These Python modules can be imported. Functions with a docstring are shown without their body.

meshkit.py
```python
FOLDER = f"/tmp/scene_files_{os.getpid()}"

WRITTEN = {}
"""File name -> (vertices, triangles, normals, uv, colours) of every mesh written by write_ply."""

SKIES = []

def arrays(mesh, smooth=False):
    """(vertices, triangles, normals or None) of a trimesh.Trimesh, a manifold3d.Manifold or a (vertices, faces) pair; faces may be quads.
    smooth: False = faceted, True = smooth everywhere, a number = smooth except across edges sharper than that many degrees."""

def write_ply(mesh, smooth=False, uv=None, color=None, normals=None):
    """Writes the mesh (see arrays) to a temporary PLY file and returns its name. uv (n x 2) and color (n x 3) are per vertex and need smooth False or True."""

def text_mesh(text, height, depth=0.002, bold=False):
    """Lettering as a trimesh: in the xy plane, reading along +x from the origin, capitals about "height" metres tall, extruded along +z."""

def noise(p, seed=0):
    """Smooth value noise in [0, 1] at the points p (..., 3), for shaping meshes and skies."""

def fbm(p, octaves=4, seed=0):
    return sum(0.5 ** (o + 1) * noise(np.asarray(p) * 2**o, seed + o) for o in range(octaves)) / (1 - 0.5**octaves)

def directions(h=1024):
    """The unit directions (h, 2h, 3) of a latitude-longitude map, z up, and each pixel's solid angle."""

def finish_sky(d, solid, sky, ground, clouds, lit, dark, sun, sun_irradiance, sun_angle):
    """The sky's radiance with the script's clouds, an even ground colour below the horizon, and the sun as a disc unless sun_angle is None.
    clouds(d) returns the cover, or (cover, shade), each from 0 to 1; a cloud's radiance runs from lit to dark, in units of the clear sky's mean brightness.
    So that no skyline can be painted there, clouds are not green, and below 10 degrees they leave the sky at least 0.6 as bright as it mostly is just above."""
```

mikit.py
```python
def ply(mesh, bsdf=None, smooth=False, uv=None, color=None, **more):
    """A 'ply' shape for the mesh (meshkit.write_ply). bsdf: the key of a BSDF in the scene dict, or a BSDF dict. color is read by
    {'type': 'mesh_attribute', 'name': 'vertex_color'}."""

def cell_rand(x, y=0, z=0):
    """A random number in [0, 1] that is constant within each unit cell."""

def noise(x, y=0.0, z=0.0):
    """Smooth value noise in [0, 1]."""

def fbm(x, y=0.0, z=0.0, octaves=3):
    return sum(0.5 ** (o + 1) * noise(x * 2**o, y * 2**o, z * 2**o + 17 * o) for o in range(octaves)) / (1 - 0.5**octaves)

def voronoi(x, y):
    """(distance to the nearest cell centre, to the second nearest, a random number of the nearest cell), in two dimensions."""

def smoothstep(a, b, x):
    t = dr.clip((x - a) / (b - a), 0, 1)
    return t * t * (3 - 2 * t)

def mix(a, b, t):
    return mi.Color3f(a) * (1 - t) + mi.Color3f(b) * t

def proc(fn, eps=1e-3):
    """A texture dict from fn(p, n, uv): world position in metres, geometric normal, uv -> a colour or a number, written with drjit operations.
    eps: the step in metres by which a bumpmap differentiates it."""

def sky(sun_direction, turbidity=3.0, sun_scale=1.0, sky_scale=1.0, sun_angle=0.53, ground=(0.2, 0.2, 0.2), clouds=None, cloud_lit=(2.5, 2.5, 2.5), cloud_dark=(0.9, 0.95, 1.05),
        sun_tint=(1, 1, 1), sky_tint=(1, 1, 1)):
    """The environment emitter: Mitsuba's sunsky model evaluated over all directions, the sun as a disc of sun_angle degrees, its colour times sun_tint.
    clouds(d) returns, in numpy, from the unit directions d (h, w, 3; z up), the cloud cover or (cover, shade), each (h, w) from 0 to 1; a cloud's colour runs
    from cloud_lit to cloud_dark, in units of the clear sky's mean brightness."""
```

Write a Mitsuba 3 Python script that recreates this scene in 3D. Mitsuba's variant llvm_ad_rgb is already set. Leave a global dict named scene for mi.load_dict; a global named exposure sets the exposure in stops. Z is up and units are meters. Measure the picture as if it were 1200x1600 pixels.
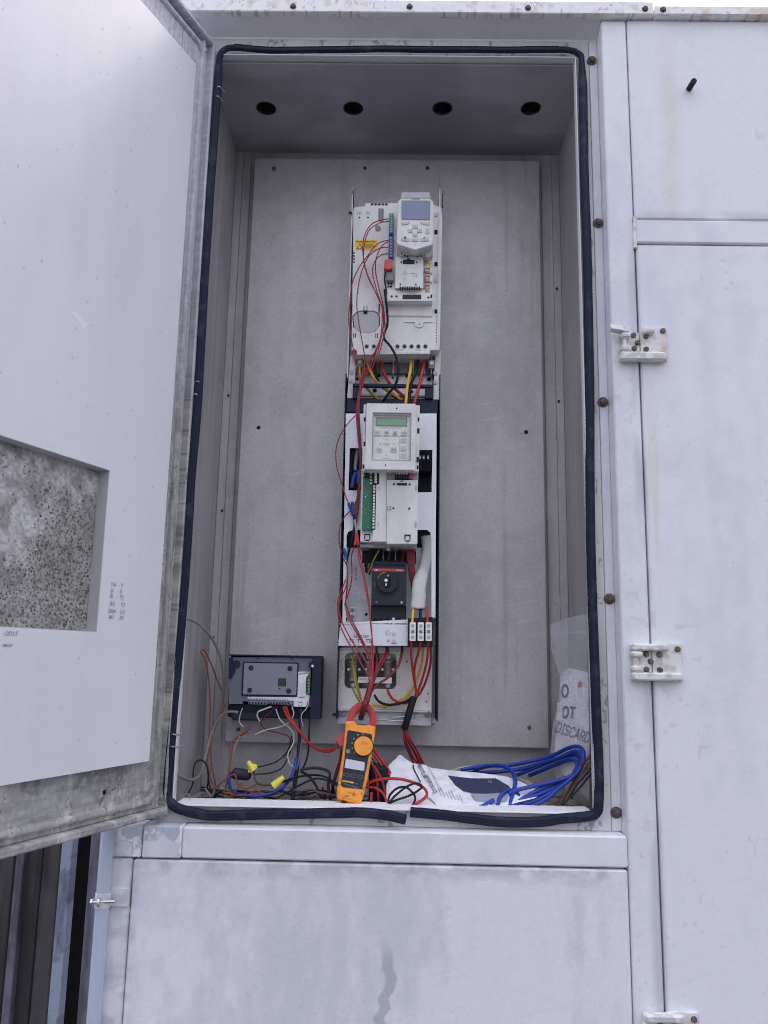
import math, random
import numpy as np, trimesh, shapely, shapely.geometry as sg
import manifold3d as m3
import drjit as dr
import mitsuba as mi
import mikit, meshkit
from mikit import proc, noise, fbm, voronoi, smoothstep, mix

random.seed(7); rng = np.random.default_rng(7)
T = mi.ScalarTransform4f

# ------------------------------------------------------------------ camera, sky, exposure
F, PITCH, YAW, ROLL = 1273.5, .17943, -.014476, .018824
_cp, _sp, _cy, _sy, _cr, _sr = math.cos(PITCH), math.sin(PITCH), math.cos(YAW), math.sin(YAW), math.cos(ROLL), math.sin(ROLL)
FWD = np.array([_sy*_cp, _cy*_cp, _sp]); _r0 = np.array([_cy, -_sy, 0]); _u0 = np.cross(_r0, FWD)
RT = _cr*_r0 + _sr*_u0; UP = -_sr*_r0 + _cr*_u0
EYE = np.array([0, -1.6, 1.65])
scene, labels = {}, {}
scene['camera'] = {'type': 'perspective', 'fov_axis': 'x', 'fov': math.degrees(2*math.atan(600/F)), 'near_clip': .02, 'far_clip': 400.0,
                   'to_world': T().look_at(origin=EYE.tolist(), target=(EYE+FWD).tolist(), up=UP.tolist())}
def overcast(d):
    """the standard overcast sky: three times as bright overhead as at the horizon"""
    return np.ones(d.shape[:2]), 1-(1+2*np.clip(d[..., 2], 0, 1))/3
scene['daylight'] = mikit.sky([.42, .46, .78], turbidity=3, sun_scale=.12, sun_angle=14, clouds=overcast,
                              cloud_lit=(3.38, 3.47, 4.12), cloud_dark=(.10, .105, .125), sun_tint=(1, 1, 1.05), ground=(.07, .07, .07))
exposure = 2.8

# ------------------------------------------------------------------ helpers
def at(px, py, y):
    """The point of the plane at depth y (metres behind the front of the enclosure) that the survey photo shows at px, py."""
    d = (px-600)*RT - (py-800)*UP + F*FWD
    return EYE + (y-EYE[1])/d[1]*d

def key_of(k):
    if k not in scene and k not in labels: return k
    i = 1
    while f'{k}_{i:03d}' in scene or f'{k}_{i:03d}' in labels: i += 1
    return f'{k}_{i:03d}'

def tag(k, label=None, cat=None, group=None, kind=None):
    d = labels.setdefault(k, {})
    for a, b in (('label', label), ('category', cat), ('group', group), ('kind', kind)):
        if b: d[a] = b
    return k

def thing(name, label, cat, group=None):
    return tag(key_of(name), label, cat, group)

def join(ms):
    ms = [m for m in ms if m is not None]
    return ms[0] if len(ms) == 1 else trimesh.util.concatenate(ms)

def add(name, mesh, mat, smooth=False, label=None, cat=None, group=None, kind=None):
    if isinstance(mesh, list): mesh = join(mesh)
    k = key_of(name)
    scene[k] = mikit.ply(mesh, mat, smooth)
    if label or cat or group or kind: tag(k, label, cat, group, kind)
    return k

def box(x0, x1, y0, y1, z0, z1, r=.0008):
    x0, x1 = sorted((x0, x1)); y0, y1 = sorted((y0, y1)); z0, z1 = sorted((z0, z1))
    r = min(r, .3*(x1-x0), .3*(y1-y0), .3*(z1-z0))
    if r <= 0: r = 1e-5
    pts = []
    for sx in (0, 1):
        for sy in (0, 1):
            for sz in (0, 1):
                c = np.array([(x0, x1)[sx], (y0, y1)[sy], (z0, z1)[sz]]); s = np.array([1-2*sx, 1-2*sy, 1-2*sz])*r
                for a in range(3):
                    q = s.copy(); q[a] = 0; pts.append(c+q)
    return trimesh.convex.convex_hull(np.array(pts))

def rect(px0, py0, px1, py1, Y):
    xm, ym = (px0+px1)/2, (py0+py1)/2
    return at(px0, ym, Y)[0], at(px1, ym, Y)[0], at(xm, py1, Y)[2], at(xm, py0, Y)[2]

def B(px0, py0, px1, py1, Y, D, r=.0008):
    x0, x1, z0, z1 = rect(px0, py0, px1, py1, Y)
    return box(x0, x1, Y, Y+D, z0, z1, r)

def prism(poly, y0, y1):
    """polygon in x, z -> solid between y0 and y1"""
    polys = getattr(poly, 'geoms', [poly]); out = []
    for g in polys:
        m = trimesh.creation.extrude_polygon(g, abs(y1-y0), engine='earcut')
        v = np.array(m.vertices); v = np.stack([v[:, 0], max(y0, y1)-v[:, 2], v[:, 1]], 1)
        out.append(trimesh.Trimesh(v, m.faces, process=False))
    return join(out)

def poly(pts, Y):
    return sg.Polygon([tuple(at(a, b, Y)[[0, 2]]) for a, b in pts])

def PP(pts, Y, D): return prism(poly(pts, Y), Y, Y+D)

def rrect(px0, py0, px1, py1, Y, rad):
    x0, x1, z0, z1 = rect(px0, py0, px1, py1, Y)
    return sg.box(x0+rad, z0+rad, x1-rad, z1-rad).buffer(rad, quad_segs=5)

def cyl(p0, p1, r, n=16, r1=None):
    p0, p1 = np.array(p0, float), np.array(p1, float); r1 = r if r1 is None else r1
    d = (p1-p0)/np.linalg.norm(p1-p0); a = np.cross(d, [0, 0, 1.] if abs(d[2]) < .9 else [1., 0, 0]); a /= np.linalg.norm(a); b = np.cross(d, a)
    t = np.arange(n)*2*np.pi/n; ring = np.cos(t)[:, None]*a+np.sin(t)[:, None]*b
    v = np.vstack([p0+r*ring, p1+r1*ring, [p0], [p1]]); f = []
    for i in range(n):
        j = (i+1) % n
        f += [[i, j, n+j], [i, n+j, n+i], [2*n, j, i], [2*n+1, n+i, n+j]]
    m = trimesh.Trimesh(v, f, process=False); 
    return m

def disc(px, py, Y, rpx, D, n=16, k=1.0):
    """round stud: front face at depth Y, radius rpx photo pixels, reaching D back"""
    c = at(px, py, Y); r = abs(at(px+rpx, py, Y)[0]-c[0])
    return cyl(c+[0, D, 0], c, r*1.0, n, r*k)

def crom(pts, sub=7):
    p = np.array(pts, float)
    if len(p) < 3: return np.linspace(p[0], p[-1], 4)
    q = np.vstack([2*p[0]-p[1], p, 2*p[-1]-p[-2]]); out = []
    for i in range(1, len(q)-2):
        for t in np.arange(sub)/sub:
            a, b, c, d = q[i-1:i+3]
            out.append(.5*(2*b+(c-a)*t+(2*a-5*b+4*c-d)*t*t+(3*b-a-3*c+d)*t**3))
    return np.vstack([out, [p[-1]]])

def tube(pts, r, sides=8, sub=7, flat=None, spline=True, crumple=0):
    p = crom(pts, sub) if spline else np.array(pts, float)
    t = np.gradient(p, axis=0); t /= np.linalg.norm(t, axis=1, keepdims=True)+1e-12
    a = np.cross(t[0], [0, 1., 0]) if abs(t[0][1]) < .9 else np.cross(t[0], [1., 0, 0]); a /= np.linalg.norm(a)
    A = []
    for k in range(len(p)):
        a = a-t[k]*(a@t[k]); a /= np.linalg.norm(a)+1e-12; A.append(a)
    A = np.array(A); Bn = np.cross(t, A); ang = np.arange(sides)*2*np.pi/sides
    rr = np.broadcast_to(r, (len(p),))[:, None, None]
    ca, sb = np.cos(ang)[None, :, None], np.sin(ang)[None, :, None]
    if flat: sb = sb*flat
    v = (p[:, None]+rr*(ca*A[:, None]+sb*Bn[:, None])).reshape(-1, 3)
    if crumple: v = v+crumple*2*(meshkit.fbm(v*[130, 130, 70], 3, 5)[:, None]-.5)*np.repeat(np.ones((1, 3)), len(v), 0)
    n = len(p); f = []
    for i in range(n-1):
        for j in range(sides):
            k = (j+1) % sides
            f += [[i*sides+j, i*sides+k, (i+1)*sides+k], [i*sides+j, (i+1)*sides+k, (i+1)*sides+j]]
    v = np.vstack([v, p[:1], p[-1:]])
    for j in range(sides):
        k = (j+1) % sides
        f += [[n*sides, k, j], [n*sides+1, (n-1)*sides+j, (n-1)*sides+k]]
    return trimesh.Trimesh(v, f, process=False)

def W(pts): return [at(*p) for p in pts]

def text(s, px, py, hpx, Y, bold=False, ang=0, depth=.0006, wscale=1.0):
    """lettering on a face looking at -y; px, py = left end of the baseline, hpx = capital height in photo pixels"""
    h = abs(at(px, py-hpx, Y)[2]-at(px, py, Y)[2]); m = meshkit.text_mesh(s, h, depth, bold)
    v = np.array(m.vertices); v[:, 0] *= wscale; c, q = math.cos(math.radians(ang)), math.sin(math.radians(ang))
    v = np.stack([c*v[:, 0]-q*v[:, 1], depth-v[:, 2]-depth, q*v[:, 0]+c*v[:, 1]], 1)
    return trimesh.Trimesh(v+at(px, py, Y), m.faces, process=False)

# ------------------------------------------------------------------ materials
def C(*c): return [((x/255)/12.92 if x/255 <= .04045 else ((x/255+.055)/1.055)**2.4) for x in c]
def pr(name, col, rough=.5, metal=0.0, spec=.5, **kw):
    base = {'type': 'rgb', 'value': list(map(float, col))} if isinstance(col, (list, tuple)) else proc(col)
    scene[name] = {'type': 'twosided', 'bsdf': {'type': 'principled', 'base_color': base, 'roughness': rough, 'metallic': metal, 'specular': spec, **kw}}
    return name

def f_front(p, n, uv):
    big = fbm(p.x*2.3+5, p.z*2.3, p.y*2, 4); st = fbm(p.x*22, p.z*1.3, p.y*20, 4); fine = noise(p.x*330, p.z*330, p.y*330)
    c = mix((.725, .73, .76), (.63, .635, .68), smoothstep(.42, .72, big*.45+st*.3+.25*fbm(p.x*34, p.z*24, 5, 4)))
    sc = smoothstep(.80, .84, noise(p.x*11+p.z*5, p.z*240-p.x*70, 4))*smoothstep(.6, .72, noise(p.x*12, p.z*9, 2))
    c = mix(c, (.54, .54, .57), sc*.10)
    rust = smoothstep(.70, .86, fbm(p.x*31, p.z*2.2, 3.3, 3))*smoothstep(.5, .7, noise(p.x*3.1, p.z*2.2, 8))
    c = mix(c, (.62, .55, .45), rust*.5)
    yel = smoothstep(.035, .0, dr.abs(p.x-.575+(noise(p.z*5, 2, 1)-.5)*.02))*smoothstep(2.55, 2.66, p.z)*smoothstep(3.06, 2.9, p.z)*(.4+.6*noise(p.z*16, p.x*30, 1))
    c = mix(c, (.60, .57, .47), yel*.55)
    gr = smoothstep(.020, .002, dr.abs(p.x-.490))*smoothstep(.35, .65, fbm(p.x*20, p.z*7, 4, 3))*smoothstep(2.64, 2.45, p.z)
    gh = smoothstep(.022, .0, dr.abs(p.z-2.588))*smoothstep(.3, .6, fbm(p.x*9, p.z*20, 2, 3))*smoothstep(.48, .50, p.x)
    c = mix(c, (.36, .37, .41), dr.clip(gr*.5+gh*.45, 0, 1))
    sp = smoothstep(.80, .86, noise(p.x*95, p.z*80, p.y*90))*smoothstep(.55, .75, noise(p.x*9, p.z*9, 2))
    return mix(c, (.40, .40, .42), sp*.22)*(.96+.07*fine)
def f_low(p, n, uv):
    big = fbm(p.x*4+1.7, p.z*3.2+4, p.y*4, 5); st = fbm(p.x*16, p.z*2.5, 3, 4); fine = noise(p.x*300, p.z*300, p.y*300)
    c = mix((.72, .72, .74), (.60, .605, .65), smoothstep(.42, .66, big*.38+st*.34+.28*fbm(p.x*46, p.z*22, 2, 4)))
    # a grey run of old drips in the middle of the panel
    wob = (noise(p.z*11, 4.2, 0)-.5)*.05
    run = smoothstep(.013, .007, dr.abs(p.x+.010+wob*.7+(noise(p.z*60, 1, 1)-.5)*.012))*smoothstep(1.16, 1.10, p.z)*smoothstep(.2, .4, noise(p.x*40, p.z*30, 1)+smoothstep(1.12, 1.03, p.z)*.4)
    c = mix(c, (.40, .41, .46), run*.8)
    edge = dr.maximum(smoothstep(1.235, 1.276, p.z), smoothstep(-.455, -.476, p.x)*.8)*smoothstep(.36, .62, fbm(p.x*24, p.z*34, 2, 4))
    sc = smoothstep(.80, .84, noise(p.x*11+p.z*5, p.z*240-p.x*70, 4))*smoothstep(.55, .7, noise(p.x*12, p.z*9, 2))
    dk = smoothstep(.86, .92, noise(p.x*170, p.z*130, 6))*smoothstep(.5, .66, noise(p.x*9, p.z*7, 3))
    c = mix(c, (.52, .52, .55), sc*.12); c = mix(c, (.45, .45, .46), dk*.15)
    return mix(c, (.42, .42, .44), edge*.7)*(.95+.09*fine)
def f_peel(p, n, uv):
    a = fbm(p.x*34+2, p.z*30, 5, 5); b = fbm(p.x*55, p.z*40, 1, 3)
    c = mix((.66, .67, .71), (.46, .48, .55), smoothstep(.44, .60, a+(b-.5)*.35))
    c = mix(c, (.78, .78, .8), smoothstep(.56, .60, a)*smoothstep(.55, .5, b))
    return c*(.86+.26*b)
def f_liner(p, n, uv):
    big = fbm(p.x*3, p.z*2.4+2, p.y*3, 4); fine = noise(p.x*260, p.z*260, p.y*260)
    st = fbm((p.x-p.y)*16, p.z*1.6, 3, 3)
    c = mix((.735, .74, .765), (.655, .66, .69), smoothstep(.4, .7, big*.6+st*.4))
    q = (p.x*.36+p.y*.93)
    d1, d2, w = voronoi(q*21, p.z*21+3)
    s = smoothstep(.065, .03, d1*(1+1.2*noise(q*200, p.z*120, 2)))*smoothstep(.93, .94, w)
    d3, d4, w2 = voronoi(q*44+9, p.z*38)
    s2 = smoothstep(.13, .07, d3)*smoothstep(.95, .96, w2)
    return mix(c, (.26, .25, .26), dr.clip(s*.65+s2*.3, 0, 1))*(.97+.05*fine)
def f_mould(p, n, uv):
    q = p.x*.36+p.y*.93
    up = smoothstep(1.75, 2.75, p.z)
    wq, wz = fbm(q*40, p.z*40, 1, 2)*1.2, fbm(q*40, p.z*40, 6, 2)*1.2
    a = dr.select(p.z < 1.462, fbm(q*20+wq, p.z*44+wz, 2, 5), fbm(q*170+wq, p.z*38+wz, 2, 5)); b = fbm(q*160, p.z*120, 7, 3); g = fbm(q*50, p.z*11, 3, 4); st = dr.select(p.z < 1.462, fbm(q*16, p.z*130, 4, 4), fbm(q*230, p.z*5, 4, 3))
    c = mix((.385, .378, .36), (.54, .54, .58), up)
    c = mix(c, (.55, .535, .50), smoothstep(.52, .64, g)*(1-up)*.8)
    c = mix(c, (.24, .24, .25), smoothstep(.46, .66, st)*(.45-.2*up))
    c = mix(c, (.115, .115, .12), smoothstep(.40, .74, a)*(.70-.58*up)*smoothstep(.15, .6, b))
    d1, d2, w = voronoi(q*150+wq, p.z*110+wz)
    c = mix(c, (.06, .06, .06), smoothstep(.42, .22, d1)*smoothstep(.72, .78, w)*smoothstep(.48, .66, g+.10*(1-up))*(.5-.35*up))
    return c*(.74+.40*b)
def f_board(p, n, uv):
    q = p.x*.36+p.y*.93
    wx, wz = fbm(q*55, p.z*55, 1, 3)*1.3, fbm(q*55+7, p.z*55, 5, 3)*1.3
    dens = fbm(q*7+3.1, p.z*7+1, 1, 4)*.75+.32*smoothstep(-.45, -.12, p.y)*smoothstep(2.0, 1.7, p.z)
    d1, d2, w = voronoi(q*165+wx*1.5, p.z*165+wz*1.5)
    thr = .06+.62*smoothstep(.36, .70, dens)
    spot = smoothstep(.46, .24, d1)*smoothstep(1-thr-.03, 1-thr+.03, w)
    e1, e2, w2 = voronoi(q*230+wz, p.z*230+wx)
    spot2 = smoothstep(.5, .25, e1)*smoothstep(.70, .74, w2)*smoothstep(.35, .6, dens)
    a = fbm(q*34, p.z*34, 4, 5); b = fbm(q*190, p.z*190, 2, 3)
    c = mix((.46, .45, .445), (.27, .262, .255), smoothstep(.40, .64, a))
    c = mix(c, (.56, .55, .55), smoothstep(.56, .72, fbm(q*13, p.z*10, 8, 4))*.6)
    c = mix(c, (.24, .222, .195), smoothstep(.42, .66, dens)*.6)
    c = mix(c, (.065, .06, .052), dr.clip(spot*(.45+.5*noise(q*60, p.z*60, 3))+spot2*.6, 0, 1))
    return c*(.55+.85*b)
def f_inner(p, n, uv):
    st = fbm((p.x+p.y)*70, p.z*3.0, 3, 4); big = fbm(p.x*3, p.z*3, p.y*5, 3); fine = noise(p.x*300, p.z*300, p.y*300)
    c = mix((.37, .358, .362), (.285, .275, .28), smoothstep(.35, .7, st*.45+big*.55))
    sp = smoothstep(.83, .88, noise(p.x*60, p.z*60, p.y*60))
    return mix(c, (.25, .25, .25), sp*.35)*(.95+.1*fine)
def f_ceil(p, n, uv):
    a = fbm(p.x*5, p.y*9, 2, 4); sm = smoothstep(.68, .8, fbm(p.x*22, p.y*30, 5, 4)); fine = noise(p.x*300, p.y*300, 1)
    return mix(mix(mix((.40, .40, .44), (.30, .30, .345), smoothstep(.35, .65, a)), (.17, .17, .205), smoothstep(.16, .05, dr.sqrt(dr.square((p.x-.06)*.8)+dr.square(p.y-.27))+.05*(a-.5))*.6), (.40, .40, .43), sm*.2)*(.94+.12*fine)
def f_plate(p, n, uv):
    st = fbm(p.x*34, p.z*2.2, 3, 4); big = fbm(p.x*5.4, p.z*4.4, 1.5, 5); fine = fbm(p.x*260, p.z*260, 1, 2); mid = fbm(p.x*40, p.z*36, 2, 3)
    c = mix((.505, .488, .492), (.405, .392, .398), smoothstep(.35, .68, st*.27+big*.55+mid*.18))
    dust = smoothstep(.58, .74, fbm(p.x*7, p.z*4+4, 6, 5))
    c = mix(c, (.52, .515, .50), dust*.35)
    d1, d2, w = voronoi(p.x*30, p.z*22)
    c = mix(c, (.17, .16, .155), smoothstep(.05, .025, d1)*smoothstep(.84, .86, w)*.7)
    sc = smoothstep(.80, .84, noise(p.x*9+p.z*4, p.z*260-p.x*60, 4))*smoothstep(.55, .7, noise(p.x*13, p.z*11, 2))
    c = mix(c, (.60, .59, .59), sc*.3)
    drip = smoothstep(.60, .74, fbm(p.x*80, p.z*3, 9, 3))*smoothstep(.5, .7, noise(p.x*6, p.z*3, 4))
    c = mix(c, (.30, .29, .28), drip*.28)
    return c*(.90+.18*fine)
def f_grime(p, n, uv):
    a = fbm(p.x*30, p.y*30, p.z*30, 4)
    return mix((.30, .29, .27), (.07, .065, .06), smoothstep(.35, .62, a))
def f_flange(p, n, uv):
    a = fbm(p.x*60+p.y*50, p.z*40, 2, 4); b = noise(p.x*180, p.z*120, 3)
    c = mix((.62, .61, .60), (.50, .49, .47), smoothstep(.4, .7, fbm(p.x*6, p.z*5, 1, 3)))
    return mix(c, (.20, .20, .20), smoothstep(.62, .74, a)*.75*smoothstep(.2, .6, b))
def f_rust(p, n, uv):
    a = fbm(p.x*260, p.z*260, p.y*260, 3)
    return mix((.155, .115, .095), (.075, .066, .065), smoothstep(.4, .6, a))
def f_castw(p, n, uv):
    a = fbm(p.x*90, p.z*90, p.y*90, 4); b = fbm(p.x*30, p.z*42, 3, 3)
    c = mix((.70, .69, .68), (.52, .51, .49), smoothstep(.45, .65, a))
    return mix(c, (.52, .40, .28), smoothstep(.62, .76, b)*.38)
def f_flash(p, n, uv):
    a = fbm(p.x*70, p.z*60+p.y*70, p.y*50, 4); b = fbm(p.x*24, p.z*40+p.y*50, 3, 4)
    c = mix((.82, .81, .80), (.68, .66, .63), smoothstep(.5, .7, a))
    rs = smoothstep(.5, .72, p.x)
    c = mix(c, (.60, .40, .24), smoothstep(.56, .72, b)*(.10+.45*rs))
    return mix(c, (.30, .29, .30), smoothstep(.68, .78, fbm(p.x*120, p.z*90, 8, 3))*.5)
def f_galv(p, n, uv):
    a = fbm(p.x*50, p.z*50, p.y*50, 3); b = noise(p.x*15, p.z*3, 2)
    return mix((.60, .605, .62), (.45, .455, .48), smoothstep(.35, .65, a*.7+b*.3))
def f_plas(p, n, uv):
    a = fbm(p.x*28, p.z*22, p.y*28, 4); b = noise(p.x*300, p.z*300, p.y*300)
    return mix((.70, .695, .675), (.60, .595, .58), smoothstep(.40, .70, a))*(.97+.05*b)
def f_slat(p, n, uv):
    a = fbm(p.x*60, p.z*3, 2, 4); b = fbm(p.x*40, p.z*30, 4, 3)
    c = mix((.032, .029, .032), (.070, .064, .066), smoothstep(.4, .65, a))
    return c*(.7+.6*b)
def f_slat2(p, n, uv):
    a = fbm(p.x*60, p.z*3, 2, 4); b = fbm(p.x*90, p.z*30, 4, 4)
    return mix((.155, .15, .20), (.075, .07, .09), smoothstep(.4, .65, a*.5+b*.5))*(.8+.4*b)
def f_strip(p, n, uv):
    a = fbm(p.x*40, p.z*9, 2, 4); b = fbm(p.x*90, p.z*60, 4, 4)
    c = mix((.30, .345, .44), (.17, .19, .25), smoothstep(.4, .62, a))
    return mix(c, (.10, .09, .10), smoothstep(.50, .72, b)*.45)
def f_rub(p, n, uv):
    a = fbm(p.x*50, p.z*50, p.y*60, 4)
    return mix((.013, .017, .038), (.040, .045, .070), smoothstep(.52, .74, a)*.8)
def f_orng(p, n, uv):
    a = fbm(p.x*120, p.z*120, p.y*90, 4); b = smoothstep(.66, .76, fbm(p.x*260, p.z*200, 4, 3))
    c = mix((.86, .32, .022), (.62, .20, .02), smoothstep(.48, .72, a)*.7)
    return mix(c, (.16, .07, .03), b*.55*smoothstep(1.46, 1.40, p.z)+b*.15)
def f_paper(p, n, uv):
    a = fbm(p.x*40, p.z*60, p.y*40, 3)
    return mix((.80, .80, .83), (.66, .66, .70), smoothstep(.45, .7, a))

pr('m_front', f_front, .42); pr('m_low', f_low, .5); pr('m_peel', f_peel, .45); pr('m_liner', f_liner, .4); pr('m_mould', f_mould, .7)
pr('m_board', f_board, .8); pr('m_inner', f_inner, .55); pr('m_plate', f_plate, .46, .15); pr('m_ceil', f_ceil, .55); pr('m_grime', f_grime, .9); pr('m_flange', f_flange, .55)
pr('m_rust', f_rust, .75); pr('m_lip', [.62, .62, .64], .45); pr('m_castw', f_castw, .5); pr('m_flash', f_flash, .4); pr('m_galv', f_galv, .42, .55); pr('m_plas', f_plas, .42); pr('m_slat', f_slat, .7); pr('m_slat2', f_slat2, .65); pr('m_bluestrip', f_strip, .5); pr('m_paper', f_paper, .6)
pr('m_ground', [.075, .074, .073], .9); pr('m_rubber', f_rub, .55, 0.0, .22); pr('m_black', [.011, .011, .015], .55, 0.0, .25); pr('m_dark', [.024, .026, .038], .5, 0.0, .25)
pr('m_navy', [.016, .021, .045], .5, 0.0, .25); pr('m_hole', [.006, .006, .007], .9); pr('m_grey', [.20, .205, .22], .45); pr('m_lgrey', [.42, .42, .43], .45)
pr('m_greyface', [.15, .158, .19], .45, 0.0, .3); pr('m_greypanel', [.235, .243, .28], .42, 0.0, .3); pr('m_whitemetal', [.74, .75, .79], .32); pr('m_beige', [.66, .645, .60], .45)
pr('m_red', [.42, .028, .03], .4); pr('m_redw', [.30, .024, .04], .45); pr('m_dred', [.15, .016, .018], .45); pr('m_pink', [.55, .13, .13], .4); pr('m_yellow', [.80, .52, .03], .4)
pr('m_yelw', [.72, .42, .045], .4); pr('m_orange', f_orng, .42); pr('m_jaw', [.46, .016, .025], .35); pr('m_blue', [.012, .045, .32], .38); pr('m_bluet', [.02, .055, .25], .4)
pr('m_teal', [.03, .20, .19], .4); pr('m_pcb', [.012, .15, .075], .35); pr('m_lcd', [.20, .35, .20], .25); pr('m_screen', [.19, .215, .33], .22); pr('m_meterlcd', [.52, .53, .58], .3)
pr('m_key', [.50, .495, .49], .45); pr('m_keyblue', [.36, .43, .50], .45); pr('m_brown', [.10, .05, .035], .5); pr('m_obrown', [.24, .065, .03], .45); pr('m_gcable', [.25, .22, .20], .5)
pr('m_wire_w', [.60, .58, .56], .45); pr('m_gy', [.30, .26, .05], .45); pr('m_green', [.02, .09, .03], .5); pr('m_dgreen', [.008, .034, .024], .3); pr('m_copper', [.42, .22, .16], .35, .5); pr('m_chrome', [.62, .62, .64], .25, .9)
pr('m_breaker', [.028, .031, .046], .45, 0.0, .25); pr('m_dial', [.020, .024, .036], .35, 0.0, .3); pr('m_sleeve', [.60, .595, .57], .7); pr('m_white', [.80, .80, .80], .45); pr('m_ink', [.02, .02, .03], .7)
pr('m_inkblue', [.07, .09, .30], .7); pr('m_inkgrey', [.25, .26, .32], .7); pr('m_print', [.025, .035, .085], .5); pr('m_printgrey', [.30, .33, .42], .5); pr('m_bluestrip2', [.30, .36, .48], .5)
pr('m_purple', [.16, .16, .22], .55); pr('m_pipe', [.42, .47, .57], .4); pr('m_lens', [.30, .21, .17], .3); pr('m_yconn', [.75, .66, .10], .4); pr('m_redblock', [.55, .07, .08], .4)
scene['m_film'] = {'type': 'blendbsdf', 'weight': .22, 'a': {'type': 'thindielectric', 'int_ior': 1.35}, 'b': {'type': 'twosided', 'bsdf': {'type': 'diffuse', 'reflectance': {'type': 'rgb', 'value': [.72, .73, .78]}}}}
scene['m_plexi'] = {'type': 'blendbsdf', 'weight': .04, 'a': {'type': 'thindielectric', 'int_ior': 1.45}, 'b': {'type': 'twosided', 'bsdf': {'type': 'diffuse', 'reflectance': {'type': 'rgb', 'value': [.7, .7, .7]}}}}

# ------------------------------------------------------------------ setting
g = trimesh.Trimesh([[-60, -60, 0], [60, -60, 0], [60, 60, 0], [-60, 60, 0]], [[0, 1, 2], [0, 2, 3]], process=False)
add('ground', g, 'm_ground', kind='structure', label='concrete ground in front of the enclosure')

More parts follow.
